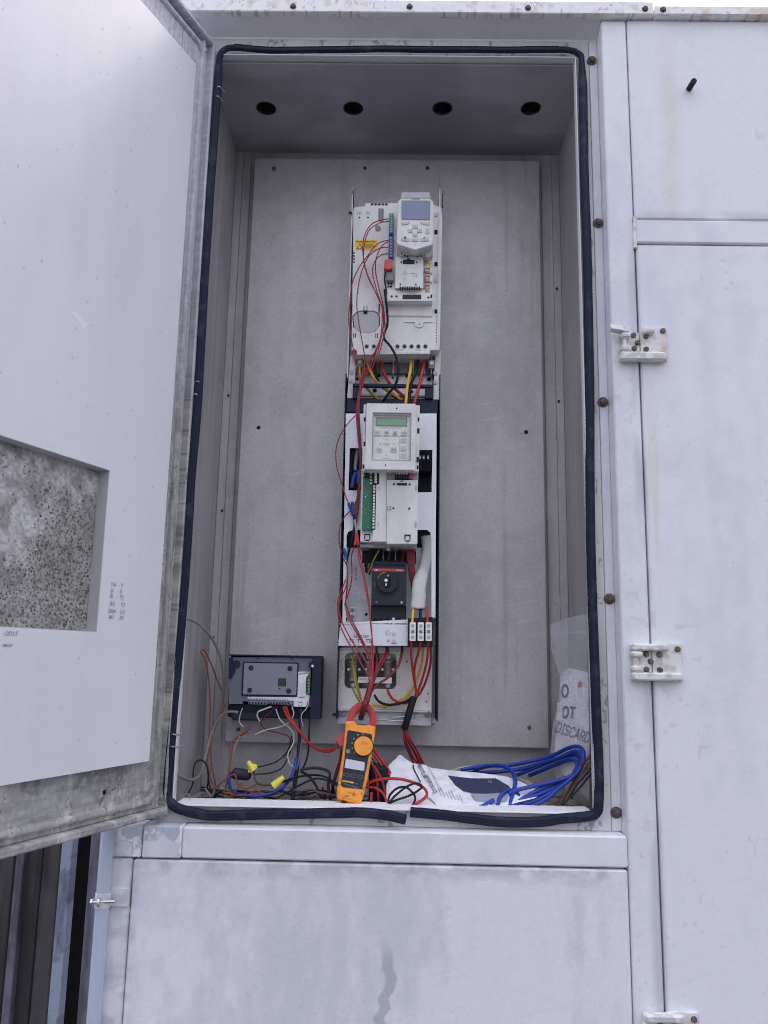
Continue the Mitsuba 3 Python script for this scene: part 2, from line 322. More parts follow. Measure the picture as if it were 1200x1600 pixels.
# ------------------------------------------------------------------ the enclosure
E = thing('equipment_enclosure', 'large weathered white metal equipment enclosure filling the picture, its cabinet door open', 'electrical enclosure')
XL, XR, ZB, ZT, YB = -.4425, .420, 1.345, 2.985, .38       # inside of the cabinet
LX0, LX1, LZ0, LZ1, YF = -.416, .387, 1.371, 2.991, .042   # the opening in the flange
XE = -.533                                                   # left end of the enclosure
add(E+'__frame_post', box(.441, .4955, 0, .06, .3, 3.064, .003), 'm_front')
add(E+'__frame_post', box(XE, -.4795, .004, .06, .3, 1.2775, .003), 'm_low')
add(E+'__frame_post', box(XE, -.456, .052, .09, 1.338, 3.064, .003), 'm_front')
x_a, x_b = at(222, 1320, 0)[0], at(284, 1320, 0)[0]
add(E+'__frame_rail', box(x_b, .4395, 0, .06, 1.2805, 1.336, .003), 'm_front')
add(E+'__frame_rail', box(x_a+.001, x_b-.001, -.002, .06, 1.2805, 1.337, .002), 'm_peel', label='short rail piece with peeling paint left of the lower rail')
add(E+'__frame_rail', box(XE, x_a-.001, -.001, .06, 1.2805, 1.3365, .002), 'm_peel')
add(E+'__frame_rail', box(.4975, 1.6, -.004, .05, 2.526, 2.579, .003), 'm_front')
# header over the opening: a soffit that slopes back to the flange
hd = sg.Polygon([(0, 3.066), (.042, 3.05), (.042, 3.045), (.06, 3.045), (.06, 3.09), (0, 3.09)])
m = trimesh.creation.extrude_polygon(hd, .4405+.46, engine='earcut'); v = np.array(m.vertices)
add(E+'__header', trimesh.Trimesh(np.stack([-.46+v[:, 2], v[:, 0], v[:, 1]], 1), m.faces, process=False), 'm_front')
# flange sheet with the opening, frame strip on the right with its bolts
fl = sg.box(-.455, 1.337, .4213, 3.0445).difference(sg.box(LX0, LZ0, LX1, LZ1))
add(E+'__opening_flange', prism(fl, YF, YF+.003), 'm_flange')
add(E+'__frame_strip', box(.4225, .4405, YF-.001, YF+.004, 1.337, 3.0445, .001), 'm_front')
lipw = .045
for b_ in (box(LX0-.0022, LX0, YF-.016, YF+.004, LZ0, LZ1, .0005), box(LX1, LX1+.0022, YF-.016, YF+.002, LZ0, LZ1, .0005), box(LX0, LX1, YF-.016, YF+.008, LZ1, LZ1+.0022, .0005)):
    add(E+'__flange_lip', b_, 'm_lip')
add(E+'__sill', box(LX0, LX1, YF-.014, YF+.062, LZ0-.003, LZ0, .0008), 'm_white')
for (px, py) in ((925, 94), (935, 348), (942.5, 628), (952.5, 935.5), (963.5, 1270)):
    c = at(px, py, YF-.004)
    add(E+'__flange_bolt', [cyl(c+[0, .004, 0], c, .0112, 18, .0105), cyl(c, c-[0, .006, 0], .0068, 6, .0064), cyl(c-[0, .006, 0], c-[0, .0075, 0], .0048, 12, .003)], 'm_rust', 20)
# inside sheets
sh = .003
add(E+'__side_wall', box(XL-sh, XL, YF+.004, YB, ZB, ZT, .0004), 'm_inner')
add(E+'__side_wall', box(XR, XR+sh, YF+.004, YB, ZB, ZT, .0004), 'm_inner')
add(E+'__back_wall', box(XL-.02, XR+.02, YB, YB+sh, ZB-.02, ZT+.02, .0004), 'm_plate')
for x0, x1 in ((XL+.001, -.401), (.372, XR-.001)):      # upright channels between plate and side walls
    xm = x0+.019 if x0 < 0 else x1-.020
    add(E+'__wall_channel', box(x0, xm, YB-.008, YB-.001, ZB+.002, ZT-.002, .0006), 'm_plate'); add(E+'__wall_channel', box(xm+.0008, x1, YB-.007, YB-.001, ZB+.002, ZT-.002, .0006), 'm_plate')
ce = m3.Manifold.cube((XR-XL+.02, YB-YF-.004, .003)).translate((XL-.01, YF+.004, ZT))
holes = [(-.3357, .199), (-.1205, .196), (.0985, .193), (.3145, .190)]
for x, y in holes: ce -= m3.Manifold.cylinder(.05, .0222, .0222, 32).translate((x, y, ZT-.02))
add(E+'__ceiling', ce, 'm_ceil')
for x, y in holes:
    t_ = np.arange(24)*2*np.pi/24
    add(E+'__conduit_grommet', tube([[x+.0225*math.cos(a), y+.0225*math.sin(a), ZT] for a in np.linspace(0, 2*np.pi, 25)], .0022, 6, spline=False), 'm_black', True)
add(E+'__floor', box(XL, XR, YF+.06, YB, ZB-.004, ZB, .0004), 'm_grime')
add(E+'__roof_void_lining', [box(XL-.02, XR+.02, YF+.01, YB+.02, 3.088, 3.09), box(XL-.02, XL-.015, YF+.01, YB, ZT+.004, 3.087), box(XR+.015, XR+.02, YF+.01, YB, ZT+.004, 3.087), box(XL-.014, XR+.014, YF+.02, YF+.024, ZT+.006, 3.086)], 'm_hole')
# roof, its flashing, far sides of the enclosure
xs = at(1022, 20, -.015)[0]
zt1, zt2 = at(850, 1.5, -.015)[2], at(1100, 9.5, -.015)[2]
add(E+'__roof', box(XE+.004, 1.6, .012, 1.6, 3.084, 3.092, .002), 'm_front')
for x0, x1, zt in ((XE-.02, xs-.0015, zt1), (xs+.0015, 1.62, zt2)):
    k = add(E+'__roof_flashing', box(x0, x1, -.016, .011, 3.0665, zt, .002), 'm_flash')
for (px, py) in ((458, 10), (640, 10.5), (825, 12.5), (1008, 14), (1036, 15)):
    c = at(px, py, -.0165)
    add(E+'__roof_bolt', [cyl(c+[0, .002, 0], c, .0072, 14), cyl(c, c-[0, .005, 0], .0045, 6)], 'm_rust')
add(E+'__end_wall', box(XE, XE+.004, .061, 1.6, .3, 3.083, .001), 'm_low')
add(E+'__end_wall', box(1.596, 1.6, .02, 1.6, .3, 3.083, .001), 'm_front')
add(E+'__rear_wall', box(XE+.005, 1.595, 1.59, 1.6, .3, 3.083, .001), 'm_front')
add(E+'__base', box(XE+.005, 1.595, .07, 1.58, .25, .32, .001), 'm_grey')
# right: upper panel, access door; below: big panel. Dark seams are real gaps in front of a dark backing
add(E+'__seam_backing', [box(.4965, 1.595, .022, .026, .32, 3.06), box(-.4795, .4405, .024, .028, .32, 1.279)], 'm_dark')
add(E+'__upper_panel', box(.4985, 1.6, 0, .02, 2.5830, 3.0655, .003), 'm_front')
AD = add(E+'__access_door', box(.4990, 1.6, -.002, .02, .36, 2.5228, .003), 'm_front')
add(E+'__lower_panel', box(-.4765, .4385, .001, .022, .36, 1.2765, .003), 'm_low')
add(E+'__weld_bead', tube([at(992+rng.normal()*.4, y, -.002)+np.array([0, 0, 0]) for y in np.linspace(338, 388, 9)], .0042, 8), 'm_castw', True)
s0, s1 = at(1076.5, 139, 0), at(1084.5, 126, -.028)
add(E+'__drain_stub', [cyl(s0, s1, .0062, 16), cyl(s1, s1+(s1-s0)*.02, .0048, 16)], 'm_black', 30)

def hinge(rows, lever=None, dz=0.0, shift=(0, 0)):
    leaf, bars, barrels, pin, screws = rows
    sh_ = np.array([shift[0], 0, shift[1]])
    def mv(m): m.apply_translation(sh_); return m
    base = sg.box(*[ (lambda r: (r[0], r[2], r[1], r[3]))(rect(*leaf, -.01)) ][0])
    x0, x1, z0, z1 = rect(*leaf, -.01)
    ms = [prism(sg.box(x0+.003, z0+.003, x1-.003, z1-.003).buffer(.003, quad_segs=3), -.0095, -.0025)]
    for b in bars:
        a0, a1, c0, c1 = rect(*b, -.02); ms.append(box(a0, a1, -.021, -.0015, c0, c1, .003))
    a0, a1, c0, c1 = rect(barrels[0][0]+10, barrels[0][1], leaf[0]-1, barrels[-1][3], -.01); ms.append(box(a0, a1, -.008, -.0005, c0, c1, .001))
    for b in barrels:
        a0, a1, c0, c1 = rect(*b, -.02); ms.append(box(a0, a1, -.022, -.0006, c0, c1, .004))
    add(AD+'__hinge', mv(join(ms)), 'm_castw')
    a0, a1, c0, c1 = rect(*pin, -.018); xm = (a0+a1)/2
    add(AD+'__hinge_pin', mv(cyl([xm, -.012, c0], [xm, -.012, c1], (a1-a0)/2, 12)), 'm_castw', 30)
    for (px, py) in screws:
        onleaf = px > leaf[0]
        c = at(px, py, -.0095 if onleaf else -.008)
        m = join([cyl(c+[0, .001, 0], c-[0, .0045, 0], .0060, 14, .0048), cyl(c-[0, .0045, 0], c-[0, .0052, 0], .0028, 6)])
        add(AD+'__hinge_screw', mv(m), 'm_rust', 25)
    if lever:
        p = W(lever); d = [p_+np.array([0, .012, -.004]) for p_ in p]
        add(AD+'__hinge_lever', trimesh.convex.convex_hull(np.array(p+d)), 'm_castw')
hA = ((1001, 512, 1043, 562), ((970, 549, 1042, 562), (1006, 512, 1024, 520.5)), ((970, 519, 986, 528), (970, 539, 986, 548)), (973, 528, 980.5, 539),
      ((989.5, 524), (996, 536), (991, 544.5), (1009, 525.5), (1009.5, 546), (1035.5, 517.5), (1036.5, 554)))
hB = ((1020, 1006, 1067, 1064), ((988, 1006, 1046, 1017), (988, 1051, 1067, 1064)), ((987, 1017.5, 1005, 1027.5), (988, 1040, 1006, 1050)), (990.5, 1027, 999.5, 1040),
      ((1009.5, 1022), (1016.5, 1033.5), (1010, 1046), (1030, 1023), (1031, 1047), (1058.5, 1014.5), (1060.5, 1058)))
hinge(hA, ((953, 506, -.028), (978, 509.5, -.018), (983, 517.5, -.018), (955, 512.5, -.03)))
hinge(hB)
hinge(hB, shift=(at(1050, 1579, 0)[0]-at(1027, 1006, 0)[0], at(1050, 1579, 0)[2]-at(1027, 1006, 0)[2]))

# mounting plate inside
MP = add(E+'__mounting_plate', box(-.3865, .3615, .345, .357, 1.4565, 2.9465, .0015), 'm_plate')
for x in (-.35, .33):
    for z in (1.5, 2.9): add(MP+'__standoff', box(x-.012, x+.012, .3575, .3785, z-.012, z+.012), 'm_galv')
add(MP+'__cover_sheet', box(*(lambda r: (r[0], r[1], .3425, .3445, r[2], r[3]))(rect(556, 252, 687, 330, .343)), .0004), 'm_plate')
for (px, py, r) in ((404, 668, 3), (822, 675, 3.2)): add(MP+'__hole', disc(px, py, .3445, r, .002), 'm_hole')
for (px, py) in ((570, 262), (668, 262)): add(MP+'__screw', disc(px, py, .340, 2.6, .004), 'm_dark')
for (px, py) in ((428, 263), (827, 1137), (372, 1140)): add(MP+'__fixing', [disc(px, py, .342, 3.2, .004, 8), disc(px, py, .340, 1.6, .003)], 'm_rust')
for (px, py) in ((347, 798), (357, 618), (870, 451), (873, 627), (333, 996)):
    c = at(px, py, YB-.009); add(E+'__wall_screw', cyl(c+[0, .002, 0], c-[0, .002, 0], .0032, 8), 'm_dark')

# rubber door seal, in two lengths with a gap at the bottom
yg = .028
left = [(634, 1281), (600, 1273), (560, 1269), (500, 1270), (400, 1273), (330, 1275), (292, 1268), (271, 1257), (261.5, 1238), (262, 1200), (270.5, 1120), (285, 950), (292.5, 850), (299, 750), (306.5, 650), (315.5, 500), (326.5, 340),
        (335, 200), (341.5, 105), (344, 88), (352, 77), (368, 74), (400, 77.5), (430, 79.5), (500, 78.5), (560, 77), (600, 76.5), (700, 78.5), (800, 79), (860, 77.5), (888, 77.5), (903, 84), (909, 98), (911, 140), (912, 200), (914.5, 300), (917, 400), (921, 600), (924, 850), (931, 1100), (935, 1200),
        (935.5, 1255), (931, 1271), (915, 1275.5), (880, 1278), (850, 1283.5), (800, 1285.5), (750, 1281), (700, 1273), (641, 1268.5)]
pts = [at(a, b, yg) for a, b in left]
pts[0] = at(634, 1281, .012); pts[1] = at(600, 1273.5, .020)
path = crom(pts, 6)
_k = np.arange(len(path)); path = path+np.stack([.0012*np.sin(_k*.31)*np.cos(_k*.07), 0*_k, .0010*np.sin(_k*.23+1)], 1)+.0009*(meshkit.noise(np.c_[_k*.4, _k*0, _k*0])[:, None]-.5)*[1, 0, 1]
rad = .0096-.0028*np.clip((path[:, 2]-2.93)/.05, 0, 1)
sealm = tube(path, rad, 12, spline=False, flat=.9)
add(E+'__door_seal', sealm, 'm_rubber', True)
for o in (.0042, -.0042):
    inw = np.array([0, 0, 2.18])*[0, 0, 1]-path*[0, 0, 1]; ctr = np.array([-.015, 0, 2.18]); dirn = (ctr-path)*[1, 0, 1]; dirn = np.where(np.abs(dirn[:, [0]]) > .37, np.sign(dirn[:, [0]])*[1, 0, 0], np.sign(dirn[:, [2]])*[0, 0, 1.])
    add(E+'__seal_ridge', tube(path+dirn*o+np.array([0, -1, 0])*(rad[:, None]*.80), .0013, 5, spline=False), 'm_rubber', True)
# wire clips that hold the seal
for (px, py) in ((345, 142), (343, 157), (312, 600), (309, 620), (275, 1148), (273, 1167)):
    c = at(px-2, py, .03)
    add(E+'__seal_clip', tube([c+[-.012, .004, 0], c+[0, -.012, .002], c+[.008, -.002, 0], c+[.013, .006, .003]], .0014, 5), 'm_chrome', True)

# ------------------------------------------------------------------ cabinet door, swung open on its left hinges
KD = .9835                                                    # scale of the door, fixed by where its hinge edge meets the flange
HP = EYE+KD*(np.array([-.44, .03, 0])-EYE); TH = math.radians(21.25)
DS = np.array([-math.sin(TH), -math.cos(TH), 0]); DN = np.array([math.cos(TH), -math.sin(TH), 0])
DM = np.eye(4); DM[:3, 0] = DS; DM[:3, 1] = -DN; DM[:3, 2] = [0, 0, 1]; DM[:3, :3] *= KD; DM[:3, 3] = HP
def dlocal(m): m.apply_transform(DM); m.fix_normals() if False else None; return m
def flipm(m): m.invert(); return m
def dbox(s0, s1, t0, t1, z0, z1, r=.001): return dlocal(box(s0, s1, -t0, -t1, z0, z1, r))   # t towards the room side of the liner
dz0, dz1, ds1 = 1.347, 3.043, .86
CD = add(E+'__cabinet_door', [dbox(-.027, ds1, -.045, -.0415, dz0, dz1)], 'm_front', label='open weathered white cabinet door seen from inside')
fd = -.017
add(CD+'__channel', [dbox(-.016, .075, -.041, fd, dz0+.014, dz1-.014), dbox(.076, ds1-.076, -.041, fd, dz0+.014, dz0+.14), dbox(.076, ds1-.076, -.041, fd, dz1-.14, dz1-.014), dbox(ds1-.075, ds1-.016, -.041, fd, dz0+.014, dz1-.014)], 'm_mould')
add(CD+'__rim', [dbox(-.027, -.016, -.041, .000, dz0, dz1, .003), dbox(-.0165, ds1-.015, -.041, .0, dz0, dz0+.013, .003), dbox(-.0165, ds1-.015, -.041, .0, dz1-.013, dz1, .003), dbox(ds1-.0145, ds1, -.041, 0, dz0, dz1, .003)], 'm_mould')
def dp(s, t, z): return HP+KD*(s*DS+t*DN+np.array([0, 0, z]))
# a pressed bead runs round inside the rim
rb = [dp(.004, fd, dz0+.06), *[dp(.030-.026*math.cos(a), fd, dz0+.056-.026*math.sin(a)) for a in np.linspace(.2, 1.4, 5)], dp(.06, fd, dz0+.03), dp(.45, fd, dz0+.030), dp(ds1-.05, fd, dz0+.030)]
rt = [dp(.004, fd, dz0+.06), dp(.004, fd, 2.2), dp(.004, fd, dz1-.06), *[dp(.030-.026*math.cos(a), fd, dz1-.056+.026*math.sin(a)) for a in np.linspace(.2, 1.4, 5)], dp(.06, fd, dz1-.03), dp(ds1-.05, fd, dz1-.030)]
add(CD+'__pressed_bead', [tube(rb, .0075, 10), tube(rt, .0075, 10)], 'm_mould', True)
ws0, ws1, wz0, wz1 = .2135, .62, 1.688, 1.978
lp = sg.box(.045, 1.4545, ds1-.045, 2.9355).difference(sg.box(ws0, wz0, ws1, wz1))
m = prism(lp, 0, .016); add(CD+'__liner_panel', dlocal(m), 'm_liner')
wr = .024
add(CD+'__window_reveal', [dbox(ws0-.002, ws0+.0012, -wr, -.001, wz0, wz1, .0003), dbox(ws1-.0012, ws1+.002, -wr, -.001, wz0, wz1, .0003), dbox(ws0+.0015, ws1-.0015, -wr, -.001, wz1-.0012, wz1+.002, .0003), dbox(ws0+.0015, ws1-.0015, -wr, -.001, wz0-.002, wz0+.0012, .0003)], 'm_lgrey')
add(CD+'__window_board', dbox(ws0-.01, ws1+.01, -wr-.006, -wr, wz0-.01, wz1+.01), 'm_board', label='speckled mould-stained board filling the window of the open door')
hc = dp(.178, fd, 0); hole_z = 1.405
def on_door(px, py, t=0.0):
    d = (px-600)*RT-(py-800)*UP+F*FWD
    p0 = HP+KD*t*DN
    return EYE+np.dot(p0-EYE, DN)/np.dot(d, DN)*d
c = on_door(163, 1238, fd+.0005); add(CD+'__hole', cyl(c-DN*.002, c+DN*.0006, .0042, 14), 'm_hole')
tp = [on_door(a, b, .0006) for a, b in ((112, 489), (118, 486), (138, 508), (130, 514))]
add(CD+'__tape_scrap', trimesh.convex.convex_hull(np.array(tp+[q-DN*.0005 for q in tp])), 'm_white')
# handwriting: strokes in a small pen, laid along the liner
def scribble(rows, name):
    ms = []
    for s_ in rows:
        ms.append(tube([on_door(a, b, .0005) for a, b in s_], .0005, 4, 3))
    add(CD+'__'+name, ms, 'm_ink', True, kind='stuff')
def door_text(s, px, py, hpx, skew=0):
    c = on_door(px, py, .0002); c2 = on_door(px, py-hpx, .0002); h = abs(c[2]-c2[2])
    m = meshkit.text_mesh(s, h, .0006); v = np.array(m.vertices)
    # text reads towards the hinge, which is -s
    v = c + (-v[:, :1])*DS + v[:, 1:2]*np.array([0, 0, 1.]) + v[:, 2:3]*DN + v[:, 1:2]*(-DS)*.25
    return trimesh.Trimesh(v, m.faces, process=False)
ms = []
for i, (s, px, py) in enumerate((('Yel - Y', 172.5, 915.5), ('Gr  - G', 171.5, 925.5), ('BL  - Y2', 170.5, 934), ('Wd  - Y3', 170, 946), ('GRN - G2', 168, 957.5), ('MT  - R2', 169, 967))):
    ms.append(door_text(s, px, py, 6.2))
add(CD+'__handwriting', ms, 'm_inkgrey', label='pencilled wire colour list beside the door window')
add(CD+'__handwriting', [door_text('-0015', 1.5, 993, 7.5), door_text('-MS37', 0.5, 1010.5, 5)], 'm_inkgrey', label='pencilled number under the door window')

# ------------------------------------------------------------------ left of the enclosure
k = thing('service_pipe', 'pale blue-grey pipe running down the left corner of the enclosure', 'pipe')
p0, p1 = at(169, 1310, -.012), at(140.5, 1650, -.012); p1[0] = p0[0] = (p0[0]+p1[0])/2; p0[2] = 3.0; p1[2] = .3
add(k+'__tube', cyl(p0, p1, .0122, 20), 'm_pipe', 30)
c = at(156, 1410, -.028)
add(k+'__clamp', [cyl([p0[0], -.012, c[2]-.012], [p0[0], -.012, c[2]+.012], .0142, 20), box(p0[0]+.01, p0[0]+.045, -.002, .003, c[2]-.014, c[2]+.018)], 'm_low', 30)
add(k+'__clamp_bolt', [cyl(c+[-.018, 0, 0], c+[.024, .01, 0], .0030, 8), cyl(c+[-.012, -.001, .001], c+[-.016, -.001, .001], .0065, 6), cyl(c+[-.002, 0, 0], c+[.001, 0, 0], .009, 14)], 'm_chrome')
S = thing('slatted_wall', 'dark weathered wall of upright slats in the gap left of the enclosure', 'wall')
def vslat(pa, pb, Y, D, mat, name, label=None):
    """upright strip between two photo columns measured at y = 1350"""
    x0, x1 = at(pa, 1350, Y)[0], at(pb, 1350, Y)[0]
    add(S+'__'+name, box(x0, x1, Y, Y+D, .25, 2.9, .002), mat, label=label)
vslat(139, 160, .09, .02, 'm_slat2', 'slat', 'purple-grey upright slat')
vslat(94, 112, .20, .03, 'm_bluestrip', 'slat', 'bluish grey upright slat')
vslat(66.5, 93, .24, .02, 'm_slat', 'board', None)
vslat(38, 65.5, .24, .022, 'm_slat', 'board', None)
vslat(24, 36.5, .22, .03, 'm_slat2', 'slat', None)
vslat(-40, 22, .27, .02, 'm_slat', 'board', None)
vslat(-110, -41, .24, .02, 'm_slat', 'board', None)
vslat(-300, 165, .42, .02, 'm_hole', 'backing', None)


# ------------------------------------------------------------------ bypass unit: the tall chassis and everything on its lower half
U = thing('bypass_unit', 'tall open bypass chassis with grey keypad, breaker and terminals below the drive', 'electrical bypass unit')
x0, x1, z0, z1 = -.1238, .1005, 1.508, 2.80
CH = add(U+'__chassis', box(x0, x1, .333, .3415, z0, z1-.01, .001), 'm_galv')
for s_, xx in ((1, x0), (-1, x1)):
    add(U+'__chassis_side', box(xx, xx+s_*.0025, .236, .3325, z0+.012, 2.315, .0005), 'm_navy' )
    add(U+'__chassis_side', box(xx+s_*.0005, xx+s_*.004, .275, .3325, 2.3165, z1+.02, .0005), 'm_galv')
# white sheet cover with window cut-outs and long legs
Yc = .205
out = poly([(541, 646), (682, 646), (680, 965), (676, 965), (535.5, 972)], Yc)
legs = poly([(541.5, 862), (541.5, 838), (544, 831), (551, 828), (667, 828), (672.5, 832), (674, 840), (674.2, 966), (540.5, 973)], Yc)
cov = poly([(540.5, 646), (682.3, 646), (680.2, 965), (674.2, 965), (674, 974), (535, 974)], Yc).difference(legs)
for pts_ in ([(546.5, 700), (568, 700), (566, 766), (544.5, 766)], [(654, 703), (675.5, 703), (674.5, 769), (653, 769)]): cov = cov.difference(poly(pts_, Yc))
add(U+'__cover_sheet', prism(cov, Yc, Yc+.002), 'm_whitemetal')
add(U+'__inner_tray', B(541, 640, 683, 860, .30, .02), 'm_dark')
add(U+'__top_band', B(541.5, 624, 684, 645, .235, .06), 'm_navy')
# left and right windows: things behind them
add(U+'__contactor', B(655, 705, 674, 736, .245, .045, .002), 'm_navy')
for px in (656.5, 662, 669): add(U+'__contactor_terminal', B(px-1.6, 711, px+1.6, 717, .238, .008), 'm_chrome')
for px in (663, 669.5): add(U+'__contactor_slot', B(px-3, 720, px+3, 733, .2430, .004), 'm_hole')
add(U+'__relay_block', B(547, 702, 563, 764, .27, .03, .002), 'm_navy')
# control board carrier and covers
add(U+'__board_carrier', PP([(565, 733), (652, 733), (651, 851), (563, 846)], .175, .06), 'm_plas')
PC = add(U+'__circuit_board', B(566.5, 744, 583.5, 828, .164, .010, .0003), 'm_pcb', label='green circuit board with white terminals')
add(PC+'__connector', PP([(569, 733.5), (592.5, 733.5), (592.5, 757), (583, 757), (583, 745), (569, 745)], .155, .012), 'm_dark')
add(PC+'__terminal_strip', PP([(581.8, 757), (587.5, 757), (586, 827), (580.5, 827)], .157, .010), 'm_dark')
for gq, (ya, yb) in enumerate(((760, 768.5), (774, 782), (787, 796), (800.5, 810), (814, 824))):
    for i in range(3):
        py = ya+(yb-ya)*i/2; px = 584.9-(py-760)*.022
        add(PC+'__terminal', B(px-1.7, py-1.55, px+1.7, py+1.55, .1540, .004, .0004), 'm_white')
for i in range(5): add(PC+'__terminal', B(585.2, 737+i*4-1.6, 588.8, 737+i*4+1.6, .1530, .004, .0004), 'm_white')
for i in range(4): add(PC+'__terminal', B(578, 740+i*5-1.2, 580.5, 740+i*5+1.2, .1530, .004, .0004), 'm_white')
for i in range(16):
    add(PC+'__solder_part', disc(569+rng.uniform(0, 11), 752+rng.uniform(0, 72), .163, .7, .002, 6), ('m_pcb', 'm_lgrey')[i % 3 == 0])
add(PC+'__status_lamp', disc(571, 776.2, .162, 1.0, .003, 8), 'm_white')
pcov = poly([(592.5, 734), (604, 734), (603.5, 846), (581, 846), (583, 828), (586.5, 828), (588, 757), (592.5, 757)], .150)
add(U+'__middle_cover', prism(pcov, .150, .180), 'm_plas')
RC = add(U+'__right_cover', PP([(604.4, 750), (653, 750), (652, 849.5), (604, 849.5)], .146, .035), 'm_plas')
add(RC+'__slot', B(620, 754.5, 636, 758.5, .1445, .003), 'm_dark')
add(RC+'__slot', B(626, 750.5, 630, 752.5, .1445, .003), 'm_dark')
for (px, py) in ((615.6, 756.5), (640, 756.8), (614.8, 794), (639.4, 794.6)): add(RC+'__hole', disc(px, py, .1452, 1.7, .002, 10), 'm_hole')
add(RC+'__screw', [disc(608, 794, .1452, 3.6, .003, 14)], 'm_grey'); add(RC+'__screw', disc(608, 794, .1440, 2.5, .003, 12), 'm_key')
add(RC+'__slot', [B(649, 758, 652, 766, .1445, .002), B(648, 815, 651, 824, .1445, .002)], 'm_lgrey')
for (a, b) in ((632, 835), (569, 834)):
    add(U+'__cover_clip', [B(a, b, a+9.5, b+2, .1435, .004), B(a, b, a+1.6, b+9, .1435, .004), B(a+8, b, a+9.5, b+9, .1435, .004), B(a+1.6, b+9, a+8, b+11, .1435, .004)], 'm_dark')
add(U+'__shelf', PP([(604.4, 733.5), (653, 733.5), (653, 749.5), (604.4, 749.5)], .160, .02), 'm_lgrey')
add(U+'__plug', B(617, 737, 639, 748, .150, .012), 'm_dark')
for i in range(5): add(U+'__plug_terminal', disc(619.5+i*4.1, 739.8, .149, 1.5, .003, 8), 'm_white')
add(U+'__red_switch', B(639.3, 740.5, 645, 748.3, .150, .012), 'm_redblock')
for q in ((591, 760), (590, 816)): add(U+'__cover_slot', B(q[0], q[1], q[0]+2, q[1]+6, .1488, .002), 'm_lgrey')

# keypad of the bypass unit
KP = add(U+'__keypad', prism(rrect(571.5, 630.5, 649, 733.5, .118, .002).difference(rrect(581.5, 644.5, 642.5, 720, .118, .001)), .118, .165), 'm_plas', label='grey keypad panel with green display')
add(KP+'__side_clip', PP([(568.5, 632), (571.3, 632), (570.5, 735), (565.5, 735)], .130, .04), 'm_plas')
add(KP+'__side_clip', PP([(649.3, 633), (656, 633.5), (654.5, 736.5), (647.5, 736)], .130, .04), 'm_plas')
for (a, b, w_, h_) in ((568.5, 652, 2.3, 6), (653, 652, 2.3, 6), (652, 669, 3.5, 8), (568, 690, 4, 6.5), (651, 714, 3.5, 8), (566.5, 726, 2.5, 6), (651.5, 727, 2.5, 6)): add(KP+'__clip_slot', B(a, b, a+w_, b+h_, .1285, .003, .0003), 'm_hole')
add(KP+'__face_plate', B(580.5, 643.5, 643.5, 721, .128, .012, .0003), 'm_beige')
add(KP+'__chamfer', prism(rrect(582, 645, 642, 719.5, .124, .001).difference(rrect(584, 649, 640, 718, .124, .001)), .1235, .1275), 'm_lgrey')
add(KP+'__display', B(588.5, 653, 635, 664.5, .1268, .003, .0005), 'm_lcd', label='green display of the grey keypad')
add(KP+'__display_frame', prism(rrect(587.5, 652, 636, 665.5, .1262, .0003).difference(rrect(589, 654, 634.6, 664, .1262, .0003)), .1262, .1275), 'm_grey')
add(KP+'__lettering', text('ELECTRONIC BYPASS CONTROL', 594.5, 669.5, 1.5, .1278, depth=.0003), 'm_inkgrey')
for i, px in enumerate((590.5, 604.2, 617.2, 630.5)):
    kb = add(KP+'__button', prism(rrect(px-4.2, 672.5, px+4.2, 680.3, .1258, .0015), .1258, .129), 'm_key')
    if i == 1: add(KP+'__arrow_mark', PP([(px-3, 674.5), (px+3, 674.5), (px, 679)], .1252, .0008), 'm_grey')
    elif i == 2: add(KP+'__arrow_mark', PP([(px-3, 679), (px, 674), (px+3, 679)], .1252, .0008), 'm_grey')
    else: add(KP+'__lettering', text('ESC' if i == 0 else 'ENTER', px-3+.4*i-.4, 677.5, 1.7, .1256, depth=.0003), 'm_grey')
for (px, py, tx, mt) in ((630.8, 687.4, 'HAND', 'm_key'), (630.6, 699.8, 'OFF', 'm_key'), (630.3, 711.8, 'AUTO', 'm_key'), (593, 702.5, 'DRIVE', 'm_key'), (615.3, 702.6, 'BYPASS', 'm_keyblue')):
    add(KP+'__button', prism(rrect(px-4.3, py-3.4, px+4.3, py+3.4, .1258, .0015), .1258, .129), mt)
    add(KP+'__lettering', text(tx, px-3.2, py+.8, 1.5, .1256, depth=.0003, wscale=.8), 'm_grey')
add(KP+'__printed_line', [B(582.5, 681.3, 641, 681.9, .1276, .0006, .0001), B(624, 682, 624.5, 718, .1276, .0006, .0001), B(624.5, 705.8, 633, 706.3, .1276, .0006, .0001)], 'm_grey', kind='stuff')
for (px, py) in ((604.3, 686.6), (593.4, 693.4), (616, 693.5), (604, 711.3)): add(KP+'__status_lamp', disc(px, py, .1272, 1.2, .002, 8), 'm_keyblue')
for tx, px, py in (('AUTOMATIC', 598, 693.6), ('TRANSFER', 598.6, 695.8), ('SYSTEM FAULT', 596, 716.5)): add(KP+'__lettering', text(tx, px, py, 1.3, .1277, depth=.0003), 'm_inkgrey')
for (px, py) in ((620, 638), (602.4, 726.5)): add(KP+'__hole', disc(px, py, .1172, 1.15, .002, 10), 'm_hole')

